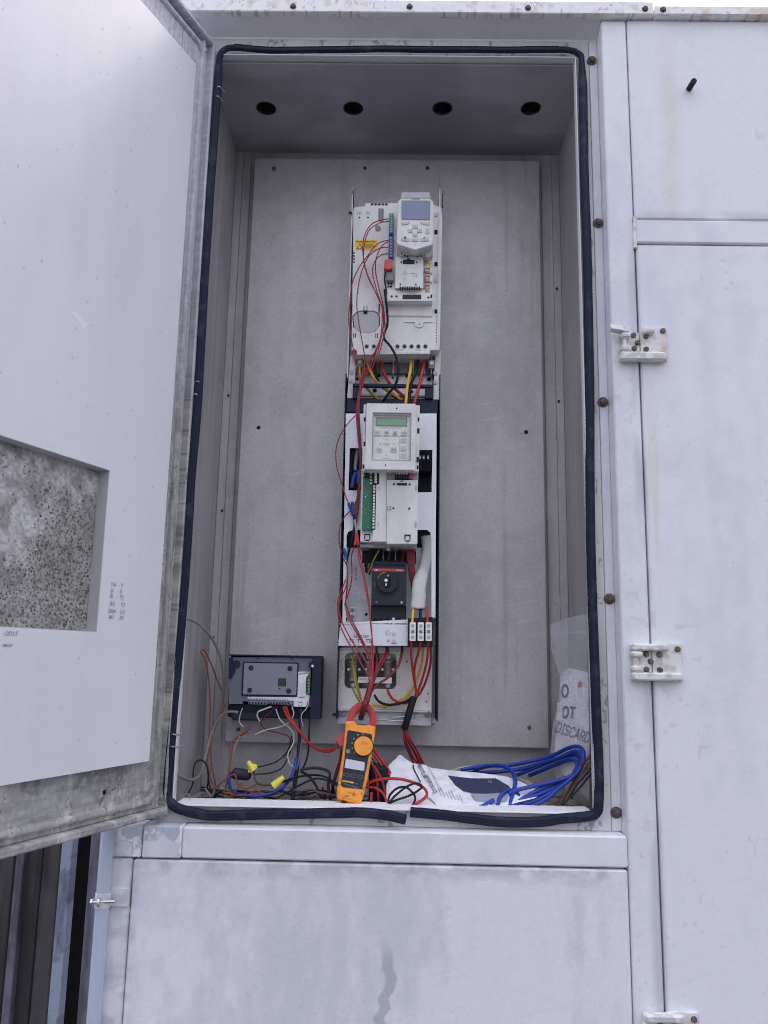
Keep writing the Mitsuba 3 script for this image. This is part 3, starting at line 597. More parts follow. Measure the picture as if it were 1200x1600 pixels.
# grey back panel of the lower part, breaker, sleeve
add(U+'__back_panel', PP([(541, 856), (676, 856), (674, 976), (535, 976)], .275, .004), 'm_galv')
add(U+'__bracket_bottom', [B(562, 850, 651, 856, .20, .06), B(604, 851, 610, 861, .197, .004, .002)], 'm_galv')
for px in (598.7, 617.8): add(U+'__rod', [cyl(at(px, 856, .24), at(px, 877, .235), .0014, 8), cyl(at(px, 876, .235), at(px, 877.5, .232), .0035, 8)], 'm_chrome')
CB = add(U+'__circuit_breaker', [prism(rrect(580.5, 884, 635, 945.5, .190, .002), .190, .27), B(583, 876.5, 634, 884, .203, .06, .002), B(579.5, 945, 634.5, 976, .215, .055, .002)], 'm_breaker', label='dark grey circuit breaker with rotary handle and red stripe')
add(CB+'__stripe', B(582, 888.5, 631.5, 893, .1888, .002, .0002), 'm_redblock')
add(CB+'__lettering', [text('ABB', 585, 892, 2.2, .1884, True, depth=.0004), text('Tmax', 619, 892, 2.2, .1884, True, depth=.0004)], 'm_white')
dc = at(605, 910.5, .19); dr_ = .0235
add(CB+'__dial', [cyl(dc, dc-[0, .004, 0], dr_+.002, 40), cyl(dc-[0, .004, 0], dc-[0, .011, 0], dr_, 40, dr_-.0015)], 'm_dial', 25)
add(CB+'__dial_arc', tube([dc+np.array([(dr_-.001)*math.cos(a), -.0102, (dr_-.001)*math.sin(a)]) for a in np.linspace(1.75, 2.75, 9)], .0008, 5, spline=False), 'm_yelw', True)
add(CB+'__dial_handle', [box(dc[0]-.0045, dc[0]+.0065, dc[1]-.024, dc[1]-.0105, dc[2]-.010, dc[2]+.012, .002)], 'm_black')
add(CB+'__handle_mark', [disc(603.2, 906.6, dc[1]-.0250, 2.5, .002, 12), B(602.4, 911, 604.4, 915.5, dc[1]-.0250, .001, .0002), PP([(603, 903), (606.5, 897.5), (607.5, 902.5)], dc[1]-.0118, .001)], 'm_white')
add(CB+'__sticker', B(583.6, 908.5, 587.8, 917.5, .1886, .002, .0002), 'm_green')
add(CB+'__lettering', [text('I', 585, 911.5, 2.4, .1882, True, depth=.0004), text('0', 584.7, 916.5, 2.4, .1882, True, depth=.0004)], 'm_teal')
add(CB+'__lettering', text('160', 585.5, 941.5, 2.0, .1884, depth=.0004), 'm_lgrey')
add(CB+'__screw', disc(627.6, 941.2, .1882, 2.0, .003, 10), 'm_lgrey')
for px in (586.3, 595.8, 605.2, 624.2): add(CB+'__bolt_hole', disc(px, 968.8, .2140, 3.2, .002, 14), 'm_hole')
add(CB+'__screw', disc(614.8, 967.2, .2135, 2.4, .003, 12), 'm_chrome')
for px in (595.8, 614.8): add(CB+'__mark', B(px-1.3, 973.5, px+1.3, 975.6, .2140, .002, .0002), 'm_white')
add(U+'__tag_plate', B(547, 948.5, 554.6, 968, .268, .004, .0004), 'm_white')
for py in (953.3, 963.6): add(U+'__tag_screw', [disc(550.6, py, .2655, 3.2, .003, 12), disc(550.6, py, .2645, 1.4, .002, 8)], 'm_grey')
for (px, py, r) in ((541, 967.5, 2.3), (572.2, 960, 2.3), (545, 852, 2.6)): add(U+'__panel_hole', disc(px, py, .2742, r, .002, 12), 'm_hole')
k = text('H 25 0A', 557.5, 907, 4.0, .2742, ang=90, depth=.0004); add(U+'__marker_writing', k, 'm_inkblue')
# white bracket with markings, terminal block
WB = add(U+'__marked_bracket', PP([(531.5, 976.5), (637, 976.5), (637.5, 1009), (528.5, 1009)], .190, .003), 'm_whitemetal', label='white bracket marked MOTOR T1 T2 T3')
add(U+'__bracket_return', B(531, 975, 640, 976.6, .191, .08, .0004), 'm_whitemetal')
for tx, px, py, h in (('MOTOR', 552.5, 996.4, 4.6), ('T1', 544.7, 1003.8, 5.0), ('T2', 558, 1003.8, 5.0), ('T3', 571, 1003.8, 5.0)): add(WB+'__lettering', text(tx, px, py, h, .1896, True, depth=.0006), 'm_inkgrey' if tx == 'MOTOR' else 'm_ink')
rg = rrect(601.5, 984.5, 610, 993, .19, .0055); add(WB+'__ground_symbol', [prism(rg.difference(rg.buffer(-.0007)), .1894, .1899), B(603.5, 989, 608, 989.5, .1894, .0006, .0001), B(604.5, 990.3, 607, 990.8, .1894, .0006, .0001), B(605.5, 986, 606, 989, .1894, .0006, .0001)], 'm_inkgrey')
for py in (989.3, 1000.2): add(WB+'__screw', [disc(615.6, py, .1860, 3.1, .004, 8), disc(615.6, py, .1850, 1.6, .002, 8)], 'm_chrome')
add(WB+'__hole', disc(606.6, 1001.4, .1894, 2.4, .001, 12), 'm_lgrey')
add(WB+'__lettering', text('GROUND', 610.5, 1006, 1.6, .1896, True, depth=.0004), 'm_grey')
TB = add(U+'__terminal_block', PP([(638, 966), (676, 964), (676, 1010), (637, 1010)], .178, .05), 'm_black', label='black block with three white power terminals')
for a in (640.3, 652.9, 665.3):
    tb = add(TB+'__terminal', prism(rrect(a, 972.3, a+9.2, 1001.5, .165, .0012), .165, .180), 'm_white')
    for py in (977.5, 986.8, 995.5): add(TB+'__terminal_screw', [disc(a+4.6, py, .1638, 3.0, .003, 12), disc(a+4.6, py, .1628, 2.2, .002, 10)], 'm_lgrey' if py != 986.8 else 'm_grey')
# lower bay: beige panel, fuse opening, fuses behind a clear cover
add(U+'__lower_panel', prism(poly([(530, 1012), (676, 1012), (674, 1111), (527, 1111)], .262).difference(rrect(538.5, 1020, 619.5, 1076, .262, .012)), .262, .266), 'm_beige')
add(U+'__fuse_bay', B(536, 1018, 622, 1078, .31, .01), 'm_hole')
for px in (552, 576.5, 606):
    fz = add(U+'__fuse', [cyl(at(px, 1034, .282), at(px, 1064, .282), .0085, 16)], 'm_lens', 30)
    for py in (1026, 1071): add(fz+'__stud', [disc(px, py, .272, 4.2, .02, 6), disc(px, py, .264, 2.2, .012, 10)], 'm_galv')
    for py in (1034, 1062): add(fz+'__cap', cyl(at(px, py-1.5, .282), at(px, py+1.5, .282), .0095, 16), 'm_lgrey', 30)
for (px, py) in ((544.7, 1046), (561.3, 1046), (571.5, 1046), (597.5, 1046), (614, 1046), (588, 1046)): add(U+'__standoff_stud', disc(px, py, .262, 2.2, .03, 10), 'm_white')
a = at(531.5, 1017, .254); b = at(624, 1077, .254)
add(U+'__clear_cover', trimesh.Trimesh([[a[0], .254, b[2]], [b[0], .254, b[2]], [b[0], .254, a[2]], [a[0], .254, a[2]]], [[0, 1, 2], [0, 2, 3]], process=False), 'm_plexi')
LB = add(U+'__fuse_label', B(559.5, 1058, 612.5, 1067.5, .2525, .001, .0002), 'm_white')
add(LB+'__lettering', [text('REPLACE WITH CLASS T FUSES', 562, 1062, 2.0, .2520, depth=.0003), text('600 VAC MAX', 571, 1066, 2.0, .2520, depth=.0003)], 'm_grey')
for (px, py, r) in ((635.5, 1034, 1.8), (629.5, 1015.5, 2), (668.8, 1083.7, 1.6), (666.3, 1096.2, 1.6), (601.7, 1104, 2.6)): add(U+'__panel_screw', [disc(px, py, .2600, r, .003, 10), disc(px, py, .2592, r*.5, .002, 6)], 'm_grey')
add(U+'__foot_flange', [B(529, 1109, 675, 1112.5, .245, .02, .001), B(528, 1112, 674, 1133, .262, .004, .001)], 'm_galv')
add(U+'__foot_wire', [tube(W([(556, 1123, .24), (600, 1125, .238), (646, 1126.5, .24)]), .0012, 6), tube(W([(612, 1121, .25), (646, 1119.5, .25)]), .0015, 6)], 'm_chrome', True, kind='stuff')
for (px, py, r) in ((651.7, 1118.5, 3.6), (533, 1116, 2.2), (670, 1117, 2.4)): add(U+'__foot_screw', [disc(px, py, .252, r, .01, 12), disc(px, py, .250, r*.45, .003, 8)], 'm_lgrey')
for px in (532.5, 669.5): add(U+'__spring_hook', tube(W([(px-3, 1121, .25), (px-1, 1113, .245), (px+1.5, 1112.5, .243), (px+2, 1120, .25), (px+7*(1 if px < 600 else -1), 1117, .255)]), .0012, 6), 'm_grey', True)
add(U+'__end_screw', cyl(at(519.5, 1116.5, .27), at(527, 1116, .27), .0035, 10), 'm_dark')

# ------------------------------------------------------------------ motor drive on the upper half of the chassis
DV = thing('motor_drive', 'upper off-white motor drive with a blue-screened hand keypad, above the bypass unit', 'motor drive')
Yd = .205
cv = poly([(552.5, 326), (554, 323.5), (569.5, 322.5), (571, 317.5), (620, 317.5), (677, 320), (689.5, 324), (691, 345), (687, 546), (672, 547), (672, 552.5), (555.5, 554), (549.5, 553)], Yd)
octa = poly([(556, 488), (563, 485), (584, 485), (591, 489), (593.5, 494), (593.5, 509), (586, 518), (577, 520), (563, 519), (552, 511), (550.5, 494)], Yd)
CV = add(DV+'__cover', prism(cv.difference(octa), Yd, Yd+.125), 'm_plas')
add(DV+'__fan_cover', prism(octa.buffer(-.0022), Yd+.002, Yd+.02), 'm_lgrey')
add(DV+'__fan_gap', prism(octa.buffer(.001), Yd+.015, Yd+.03), 'm_hole')
for i in range(5): add(CV+'__vent', B(579.3+i*5.6, 317.6, 583.3+i*5.6, 320.4, Yd-.0012, .002, .0003), 'm_hole')
for py in (395, 399.7, 404.3, 409): add(CV+'__vent', B(551.5, py-1, 554.5, py+1, Yd-.0012, .002, .0003), 'm_hole')
for i in range(9): add(CV+'__vent', disc(683-.05*i, 495.5+i*4.8, Yd-.0008, 1.3, .002, 6), 'm_hole')
for px in (549.7, 592.5): add(CV+'__clip_slot', B(px-.9, 475, px+.9, 489, Yd-.0012, .002, .0003), 'm_hole')
add(CV+'__clip_slot', [B(568, 477.5, 569.2, 488, Yd-.0012, .002, .0003), B(572.7, 477.5, 573.9, 488, Yd-.0012, .002, .0003), B(568, 486.5, 573.9, 489.5, Yd-.0012, .002, .0003)], 'm_hole')
for px in (554, 588.5): add(CV+'__clip_slot', [B(px-2, 521, px-.8, 527.5, Yd-.0012, .002, .0003), B(px+.8, 521, px+2, 527.5, Yd-.0012, .002, .0003)], 'm_hole')
add(CV+'__blind_cap', disc(553.5, 550, Yd-.002, 4.4, .004, 18), 'm_dred')
add(CV+'__blind_cap', disc(590.5, 356.3, Yd-.002, 4.7, .004, 18), 'm_grey')
for px in (561.5, 575): 
    add(CV+'__printed_icon', [B(px-3, 331, px+3, 331.7, Yd-.0006, .0008, .0001), B(px-3, 331.5, px-2.4, 336, Yd-.0006, .0008, .0001), B(px+2.4, 331.5, px+3, 336, Yd-.0006, .0008, .0001), PP([(px-2.6, 333), (px, 335), (px+2.6, 333), (px, 334)], Yd-.0006, .0008)], 'm_grey')
    add(CV+'__icon_hole', disc(px, 339.8, Yd-.0008, 1.4, .002, 8), 'm_hole')
for px in (573, 584, 621, 632, 643, 653.7, 664.7):
    add(CV+'__screw_well', [disc(px, 541, Yd-.0012, 3.5, .003, 16)], 'm_grey'); add(CV+'__well_shadow', disc(px, 541.3, Yd-.0020, 2.5, .002, 12), 'm_dark')
add(CV+'__lettering', [text('BRAKE RES', 617, 547.5, 1.6, Yd-.0004, depth=.0003), text('OUTPUT', 648, 548, 1.6, Yd-.0004, depth=.0003), text('INPUT', 579, 547.5, 1.6, Yd-.0004, depth=.0003), text('+   R-   T1U  T2V  T3W', 619, 552, 1.6, Yd-.0004, depth=.0003, wscale=1.5)], 'm_inkgrey')
add(CV+'__grey_insert', B(591, 325.5, 599.3, 346, Yd-.001, .003, .0003), 'm_grey')
add(CV+'__dip_block', B(602, 331.5, 606.3, 341, Yd-.006, .008), 'm_grey')
WL = add(DV+'__warning_label', B(555.3, 374.5, 589.5, 390.5, Yd-.0010, .0015, .0001), 'm_yellow', label='yellow warning label on the drive')
add(WL+'__triangle', PP([(557, 389), (567, 389), (562, 380)], Yd-.0016, .0008), 'm_ink'); add(WL+'__triangle', PP([(558.6, 388.2), (565.4, 388.2), (562, 382)], Yd-.0021, .0008), 'm_yellow')
add(WL+'__lettering', [text('Achtung / Attention / Text!', 556, 378.3, 2.1, Yd-.0014, True, depth=.0004, wscale=.78)]+[text(t_, 571, 382.6+i*2.6, 1.4, Yd-.0014, depth=.0004) for i, t_ in enumerate(('WAIT 5 MIN', 'BEFORE OPEN', 'SEE MANUAL'))], 'm_ink')
# control section: carrier, terminals, keypad dock
CS = add(DV+'__control_section', PP([(600, 322), (620, 322), (677, 330), (676, 469.5), (603, 469.5), (599, 440)], .190, .03), 'm_plas')
add(CS+'__lower_ledge', PP([(603, 453), (676.5, 453), (676, 470), (603, 470)], .178, .03), 'm_plas')
add(CS+'__fieldbus_slot', B(629, 460.5, 658, 467, .1768, .003, .0003), 'm_dark')
for (px, py) in ((612, 463), (619.5, 463), (669.3, 464.7)): add(CS+'__hole', disc(px, py, .1772, 1.8, .002, 10), 'm_hole')
add(CS+'__hole', B(672.5, 460, 675.5, 465.5, .1772, .002, .0003), 'm_hole')
add(CS+'__lettering', text('SLOT 2', 640, 459, 1.7, .1776, depth=.0003), 'm_grey')
add(CS+'__terminal_strip', B(608, 333, 615, 364.5, .178, .013), 'm_teal', label='teal terminal strip')
add(CS+'__terminal_strip', B(607.3, 368.5, 615, 402.5, .178, .013), 'm_bluet', label='blue terminal strip')
for i in range(7): add(CS+'__terminal', B(610.2, 335+i*4.2, 612.6, 337.3+i*4.2, .1768, .002, .0002), 'm_lgrey')
for i in range(7): add(CS+'__terminal', B(609.6, 370.5+i*4.6, 612, 373+i*4.6, .1768, .002, .0002), 'm_lgrey')
add(CS+'__jumper_plug', PP([(601, 405.5), (613, 404.5), (613, 418), (609, 421), (600, 418.5)], .168, .024), 'm_redblock', label='red plug under the blue terminal strip')
add(CS+'__lettering', text('STO', 603, 415, 3.0, .1674, ang=80, depth=.0004), 'm_pink')
add(CS+'__grey_plug', B(603.3, 425, 615, 438, .176, .015), 'm_grey')
for (px, py) in ((607, 443), (611, 443), (607, 447.5), (611, 447.5)): add(CS+'__hole', B(px-1.5, py-1.3, px+1.5, py+1.3, .1888, .002, .0003), 'm_hole')
add(CS+'__dock', PP([(621, 330), (677, 330), (676.5, 395), (670, 402.5), (658, 398), (640, 398), (625, 399.5), (620.5, 393)], .160, .035), 'm_lgrey')
for (px, py) in ((627.5, 396.3), (632, 398.5), (636.5, 400), (653, 401), (658, 399.5), (663, 398.5)): add(CS+'__dock_vent', B(px-1, py-1, px+1, py+1, .1585, .003, .0003), 'm_hole')
IO = add(CS+'__option_module', PP([(618.5, 401), (661.5, 401), (661, 450), (617.5, 450)], .170, .025), 'm_plas')
E2 = CS
add(E2+'__module_slot', [B(629.5, 406, 647.5, 412.2, .1685, .003, .0003), B(636, 403.5, 641, 406.5, .1680, .003, .0003)], 'm_navy')
for (px, py) in ((627, 409.5), (651, 409.6), (625.7, 444), (649.7, 444.5)): add(E2+'__hole', disc(px, py, .1690, 1.4, .002, 8), 'm_hole')
for i in range(9): add(E2+'__module_vent', B(624.2+i*3.75, 447.5, 626.5+i*3.75, 452, .1685, .004, .0004), 'm_hole')
tri = poly([(629, 428.5), (635.5, 428.5), (632.2, 421.5)], .169); add(E2+'__printed_mark', prism(tri.difference(tri.buffer(-.0008)), .1694, .1698), 'm_grey')
add(E2+'__lettering', [text('RESISTIVE', 642, 428, 1.2, .1696, depth=.0003), text('24 V DC', 645, 430.5, 1.2, .1696, depth=.0003), text('2 A MAX', 645.5, 433, 1.2, .1696, depth=.0003), text('?', 631, 438.5, 3.5, .1696, depth=.0003)], 'm_grey')
for (ya, yb) in ((418, 426), (430, 440), (444.5, 456)):
    add(E2+'__relay_terminal', B(664.3, ya, 671, yb, .176, .015), 'm_copper'); add(E2+'__relay_frame', [B(663.5, ya-1.5, 672, ya, .172, .02, .0004), B(671.1, ya, 675, yb, .178, .02, .0005)], 'm_plas')
    add(E2+'__relay_screw', disc(667.6, (ya+yb)/2, .1745, 1.9, .003, 8), 'm_lgrey')
add(E2+'__warning_triangle', PP([(666, 416), (675.5, 416), (670.8, 407.5)], .1745, .0006), 'm_yellow'); add(E2+'__printed_mark', text('!', 670.2, 415, 4.2, .1742, True, depth=.0003), 'm_ink')
for py in (335, 362, 412, 437.5, 486): add(CV+'__latch', B(679, py-2.8, 683.5, py+2.8, Yd-.003, .004, .0004), 'm_lgrey' if py in (335, 437.5) else 'm_hole')
add(CV+'__edge_ridge', PP([(685.5, 327), (687, 327), (684, 548), (682.5, 548)], Yd-.004, .005), 'm_plas')
add(CV+'__step', B(606, 475.5, 676, 494, Yd-.004, .006, .0015), 'm_plas')
tab = poly([(632, 500), (676, 500), (676, 504), (662, 504), (662, 507), (660, 511), (655.3, 512.5), (650, 511), (648, 507), (648, 504), (632, 504)], Yd)
add(CV+'__tab', prism(tab, Yd-.003, Yd+.002), 'm_plas'); add(CV+'__tab_hole', disc(655.3, 506.5, Yd-.0036, 1.0, .002, 8), 'm_hole')
# hand keypad
KO = [(626, 309), (672, 309), (677.3, 314.5), (677.8, 333), (676.6, 379.5), (674.5, 382.5), (648.6, 390.2), (622.8, 382), (620.5, 379), (620.2, 362), (621.8, 333), (621.5, 314.5)]
kp = poly(KO, .135).buffer(-.003).buffer(.003, quad_segs=3)
HK = add(DV+'__hand_keypad', prism(kp, .139, .160), 'm_plas', label='white hand keypad with blue-grey screen')
add(HK+'__bezel', prism(kp.buffer(-.0012), .1365, .1395), 'm_plas')
add(HK+'__top_tab', PP([(628, 300.5), (671.5, 300.5), (672.5, 309), (626, 309)], .146, .014), 'm_lgrey')
add(HK+'__screen', prism(rrect(628.5, 314.5, 670.8, 342, .1352, .0012), .1352, .138), 'm_screen', label='blue-grey screen of the hand keypad')
sr = rrect(627.3, 313.3, 672, 343.2, .1352, .0016); add(HK+'__screen_frame', prism(sr.difference(rrect(628.6, 314.6, 670.7, 341.9, .1352, .0012)), .1350, .138), 'm_grey')
add(HK+'__lettering', text('Nixaire', 642.5, 312, 2.7, .1361, True, depth=.0004), 'm_inkgrey')
def kbtn(pts_, mark=None):
    q = poly(pts_, .1355)
    add(HK+'__button', prism(q, .1348, .138), 'm_key'); add(HK+'__button_rim', prism(q.buffer(.0007).difference(q.buffer(.0001)), .1362, .138), 'm_grey')
kbtn([(627, 347), (640.5, 346), (637.5, 350.5), (628, 351.2)]); kbtn([(657, 346.5), (671, 347.5), (670.5, 351.5), (660, 350.8)])
for (px, py) in ((648.6, 354), (641, 360.5), (655.5, 360.5), (648.3, 367.2)): kbtn([(px-3.4, py-2.6), (px+3.4, py-2.6), (px+3.4, py+2.6), (px-3.4, py+2.6)]); add(HK+'__arrow_mark', PP([(px-.9, py+.7), (px+.9, py+.7), (px, py-.9)], .1344, .0006), 'm_ink')
kbtn([(665.8, 357), (670.2, 357), (670, 365), (665.6, 365)])
kbtn([(627.5, 371), (639.5, 372.5), (639, 377), (627, 376)]); kbtn([(642.5, 372.6), (654, 372.6), (653.5, 377), (643, 377)]); kbtn([(657.5, 372.5), (669, 371.2), (669.2, 376.4), (657.5, 377)])
add(HK+'__stop_mark', disc(633.2, 371.0, .1340, 2.1, .0008, 12), 'm_redw'); add(HK+'__start_mark', disc(663.2, 371.3, .1340, 1.7, .0008, 12), 'm_grey')
add(HK+'__lettering', [text('OFF', 631, 375.6, 1.4, .1345, depth=.0003), text('HAND', 660.5, 375.6, 1.4, .1345, depth=.0003), text('LOC', 645.5, 375.6, 1.4, .1345, depth=.0003), text('?', 667, 362.5, 2.6, .1345, depth=.0003), text('f', 647.3, 384.3, 3.2, .1360, depth=.0003)], 'm_grey')
# connection bay under the drive cover
add(DV+'__terminal_bay', B(560, 556, 683, 583, .262, .03), 'm_grey')
for i in range(7): add(DV+'__bay_fin', B(601+i*2.6, 558, 602.3+i*2.6, 568, .258, .006, .0003), 'm_hole')
for px in (569, 596, 614.5, 646, 663, 674): add(DV+'__bay_rib', B(px-.7, 556, px+.7, 584, .24, .025, .0004), 'm_lgrey')
for (a, b, c_, d) in ((557, 560, 567, 573.5), (669.5, 562, 679.5, 575.5)):
    q = add(DV+'__ground_clamp', B(a, b, c_, d, .235, .02), 'm_grey'); add(q+'__screw', [disc((a+c_)/2, b+5, .2325, 3.3, .003, 8), B((a+c_)/2-.6, b+2, (a+c_)/2+.6, b+8, .2315, .002, .0002)], 'm_galv')
add(DV+'__gland_plate', B(553.5, 584, 676, 618, .275, .003), 'm_galv')
for (px, py, r) in ((592, 587.5, 2.3), (613.5, 590.2, 1.6), (635.5, 588, 2.2), (670.3, 592.6, 3.3), (558, 592, 2.4), (585.5, 610, 3.4), (643, 612, 2.6)): add(DV+'__plate_hole', disc(px, py, .2738, r, .002, 12), 'm_hole')
add(DV+'__cable_bar', [B(551, 599.7, 677.5, 604.3, .222, .012, .0006), B(551, 604.5, 560.5, 622, .225, .03, .0006), B(664.5, 604.5, 677, 622, .225, .03, .0006)], 'm_navy')
add(DV+'__lower_rail', [B(557, 617, 672, 619.2, .25, .01, .0006), B(560, 621, 668, 622.8, .25, .01, .0006)], 'm_lgrey')
add(DV+'__side_frame', PP([(547.5, 556), (556.3, 556), (553, 622), (542.5, 622)], .24, .07), 'm_plas')
add(DV+'__side_frame', PP([(680, 556), (689.5, 547), (686, 624), (677, 624)], .24, .07), 'm_plas')
for (px, py) in ((549.5, 581), (548, 594.5), (680, 582.5), (680.3, 596.8)): add(DV+'__frame_boss', [disc(px, py, .2365, 3.4, .004, 14), disc(px, py, .2355, 1.6, .002, 8)], 'm_lgrey')
add(DV+'__side_whisker', [tube(W([(551, 297, .27), (552.5, 312, .28), (551.5, 326, .29)]), .0012, 5)], 'm_dark', True)
add(DV+'__side_whisker', [tube(W([(692.5, 299, .27), (691, 312, .28), (691.5, 326, .29)]), .0012, 5)], 'm_dark', True)
add(DV+'__side_stud', cyl(at(545, 333, .27), at(550, 332.5, .27), .003, 8), 'm_dark')

# ------------------------------------------------------------------ controller module, lower left
CT = thing('controller_module', 'dark grey controller module with white label strip, mounted at the lower left of the plate', 'controller')
HS = add(CT+'__housing', [B(357.5, 1024, 502, 1122, .285, .055, .003), B(357, 1100, 500, 1122, .272, .012, .002)], 'm_navy')
add(CT+'__side_slab', PP([(489, 1027), (502, 1025), (500, 1124), (484.5, 1122)], .240, .045), 'm_navy')
add(CT+'__top_rim', [B(358, 1023.5, 502, 1026, .245, .04, .001), B(401.5, 1026, 404, 1028.5, .244, .01, .0004), B(454.5, 1026, 457.5, 1028.5, .244, .01, .0004)], 'm_navy')
add(CT+'__left_block', PP([(358, 1028), (363, 1026), (367, 1050), (361, 1060), (357, 1061)], .246, .04), 'm_navy')
FP = add(CT+'__face', prism(poly([(363, 1026.5), (497, 1027.5), (486, 1034), (485, 1104), (458, 1103), (379, 1095), (379, 1100), (357.5, 1100), (358.5, 1060), (368, 1048)], .252), .252, .285), 'm_greyface')
add(CT+'__raised_panel', prism(rrect(380.5, 1036.5, 463.5, 1085.5, .246, .002), .246, .253), 'm_greypanel')
rp = rrect(378, 1034.5, 466, 1088, .25, .002); add(CT+'__panel_border', prism(rp.difference(rrect(380.4, 1036.4, 463.6, 1085.6, .25, .002)), .2505, .253), 'm_navy')
for (px, py) in ((392.2, 1043.6), (453, 1044.6), (390, 1078.5), (451, 1079.8)): add(CT+'__panel_screw', [disc(px, py, .2445, 3.9, .003, 16), disc(px, py, .2438, 2.4, .002, 12)], 'm_dark')
add(CT+'__display_window', B(434.5, 1060, 447, 1072.3, .2448, .002, .0003), 'm_dgreen', label='small green display window')
add(CT+'__display_segments', [B(437, 1062.5, 438, 1070, .2444, .0008, .0001), B(441.5, 1062.5, 442.5, 1070, .2444, .0008, .0001), B(444, 1062.5, 445, 1070, .2444, .0008, .0001)], 'm_green')
add(CT+'__led', disc(437, 1075.8, .2448, 1.1, .002, 8), 'm_hole')
LA = add(CT+'__label', PP([(466, 1049.3), (485.3, 1049.8), (478.5, 1058), (477.8, 1084), (484, 1086), (478, 1104.5), (459, 1104), (459, 1095), (387, 1092.5), (387, 1089), (464.5, 1089.3)], .2505, .002), 'm_paper', label='white label of the controller module')
add(LA+'__lettering', [text('1 2 3 4 5 6 7 8 9 10  11 12 13 14 15 16', 388.5, 1093, 2.6, .2500, depth=.0004, wscale=.92), text('MODBUS', 466, 1090.5, 1.8, .2500, depth=.0004), text('Tstat', 464.5, 1098.2, 2.4, .2500, depth=.0004), text('24 V', 465.5, 1103, 2.2, .2500, depth=.0004), text('phoenix', 468, 1054, 3.2, .2500, ang=8, depth=.0004)], 'm_ink')
for (a, b) in ((388, 417), (421, 457)):
    add(CT+'__terminal_strip', B(a, 1096.2, b, 1100.8, .246, .02), 'm_grey')
    for i in range(int((b-a)/4.6)): add(CT+'__terminal', B(a+1+i*4.6, 1097, a+3.6+i*4.6, 1100, .2448, .002, .0002), 'm_dark')
add(CT+'__terminal_strip', B(478.5, 1058.5, 485.3, 1085, .246, .02), 'm_green', label='green terminal strip at the side of the controller')
for i in range(5): add(CT+'__terminal', disc(482.3, 1062.5+i*4.8, .2448, 1.3, .002, 8), 'm_lgrey')
add(CT+'__mount_ear', disc(369.5, 1038, .2495, 6.2, .01, 18), 'm_dark'); add(CT+'__mount_ear', disc(487.3, 1039.5, .2390, 5.4, .02, 18), 'm_dark')
add(CT+'__mount_screw', disc(488.3, 1040.6, .2375, 2.0, .003, 10), 'm_white')
add(CT+'__plug', [B(424, 1103, 435, 1110.5, .262, .012), B(362, 1112, 405, 1126, .262, .015, .003)], 'm_dark')

# ------------------------------------------------------------------ loose things in the cabinet
from scipy.spatial import Delaunay
def patch(pts, yf, thick=.0012, n=26, wave=0.0, seed=1, back=(0, 1, -.35)):
    """a curved sheet: outline in photo points, depth given by yf(px, py)"""
    pg = sg.Polygon(pts); x0, y0, x1, y1 = pg.bounds; st = max(x1-x0, y1-y0)/n
    bd = [pg.exterior.interpolate(t).coords[0] for t in np.arange(0, pg.length, st*.7)]
    gr = [(a, b) for a in np.arange(x0+st/2, x1, st) for b in np.arange(y0+st/2, y1, st) if pg.buffer(-st*.4).contains(sg.Point(a, b))]
    q = np.array(bd+gr); nb = len(bd); tri = Delaunay(q).simplices
    cen = q[tri].mean(1); tri = tri[[pg.contains(sg.Point(*c)) for c in cen]]
    v = np.array([at(a, b, yf(a, b)) for a, b in q])
    if wave: v[:, 1] += wave*(meshkit.fbm(np.c_[q/14., np.full(len(q), seed)], 3, seed)-.5)
    off = np.array(back)/np.linalg.norm(back)*thick; N = len(v)
    a, b, c = v[tri[:, 0]], v[tri[:, 1]], v[tri[:, 2]]
    fl = np.cross(b-a, c-a)[:, 1] > 0; tri[fl] = tri[fl][:, ::-1]
    f = [*tri.tolist(), *(tri[:, ::-1]+N).tolist()]
    for i in range(nb):
        j = (i+1) % nb; f += [[i, j, N+j], [i, N+j, N+i]]
    return trimesh.Trimesh(np.vstack([v, v+off]), f, process=False)
def text_on(s, px, py, hpx, yf, ang=0, bold=False, ws=1.0, shear=0.0):
    m = meshkit.text_mesh(s, hpx, .5, bold); v = np.array(m.vertices); c, q = math.cos(math.radians(ang)), math.sin(math.radians(ang))
    u = v[:, 0]*ws+shear*v[:, 1]; X = px+c*u-q*v[:, 1]; Y = py-(q*u+c*v[:, 1])
    return trimesh.Trimesh(np.array([at(a, b, yf(a, b)-.0009-w*.0006) for a, b, w in zip(X, Y, v[:, 2])]), m.faces, process=False)
def depths(n, d):
    if np.isscalar(d): return [d]*n
    return np.interp(np.linspace(0, 1, n), np.linspace(0, 1, len(d)), d)
def wire(name, label, cat, group, mat, r, pts, d, sides=7):
    k = key_of(name)
    return add(k, tube([at(a, b, y) for (a, b), y in zip(pts, depths(len(pts), d))], r, sides, 6), mat, True, label, cat, group)

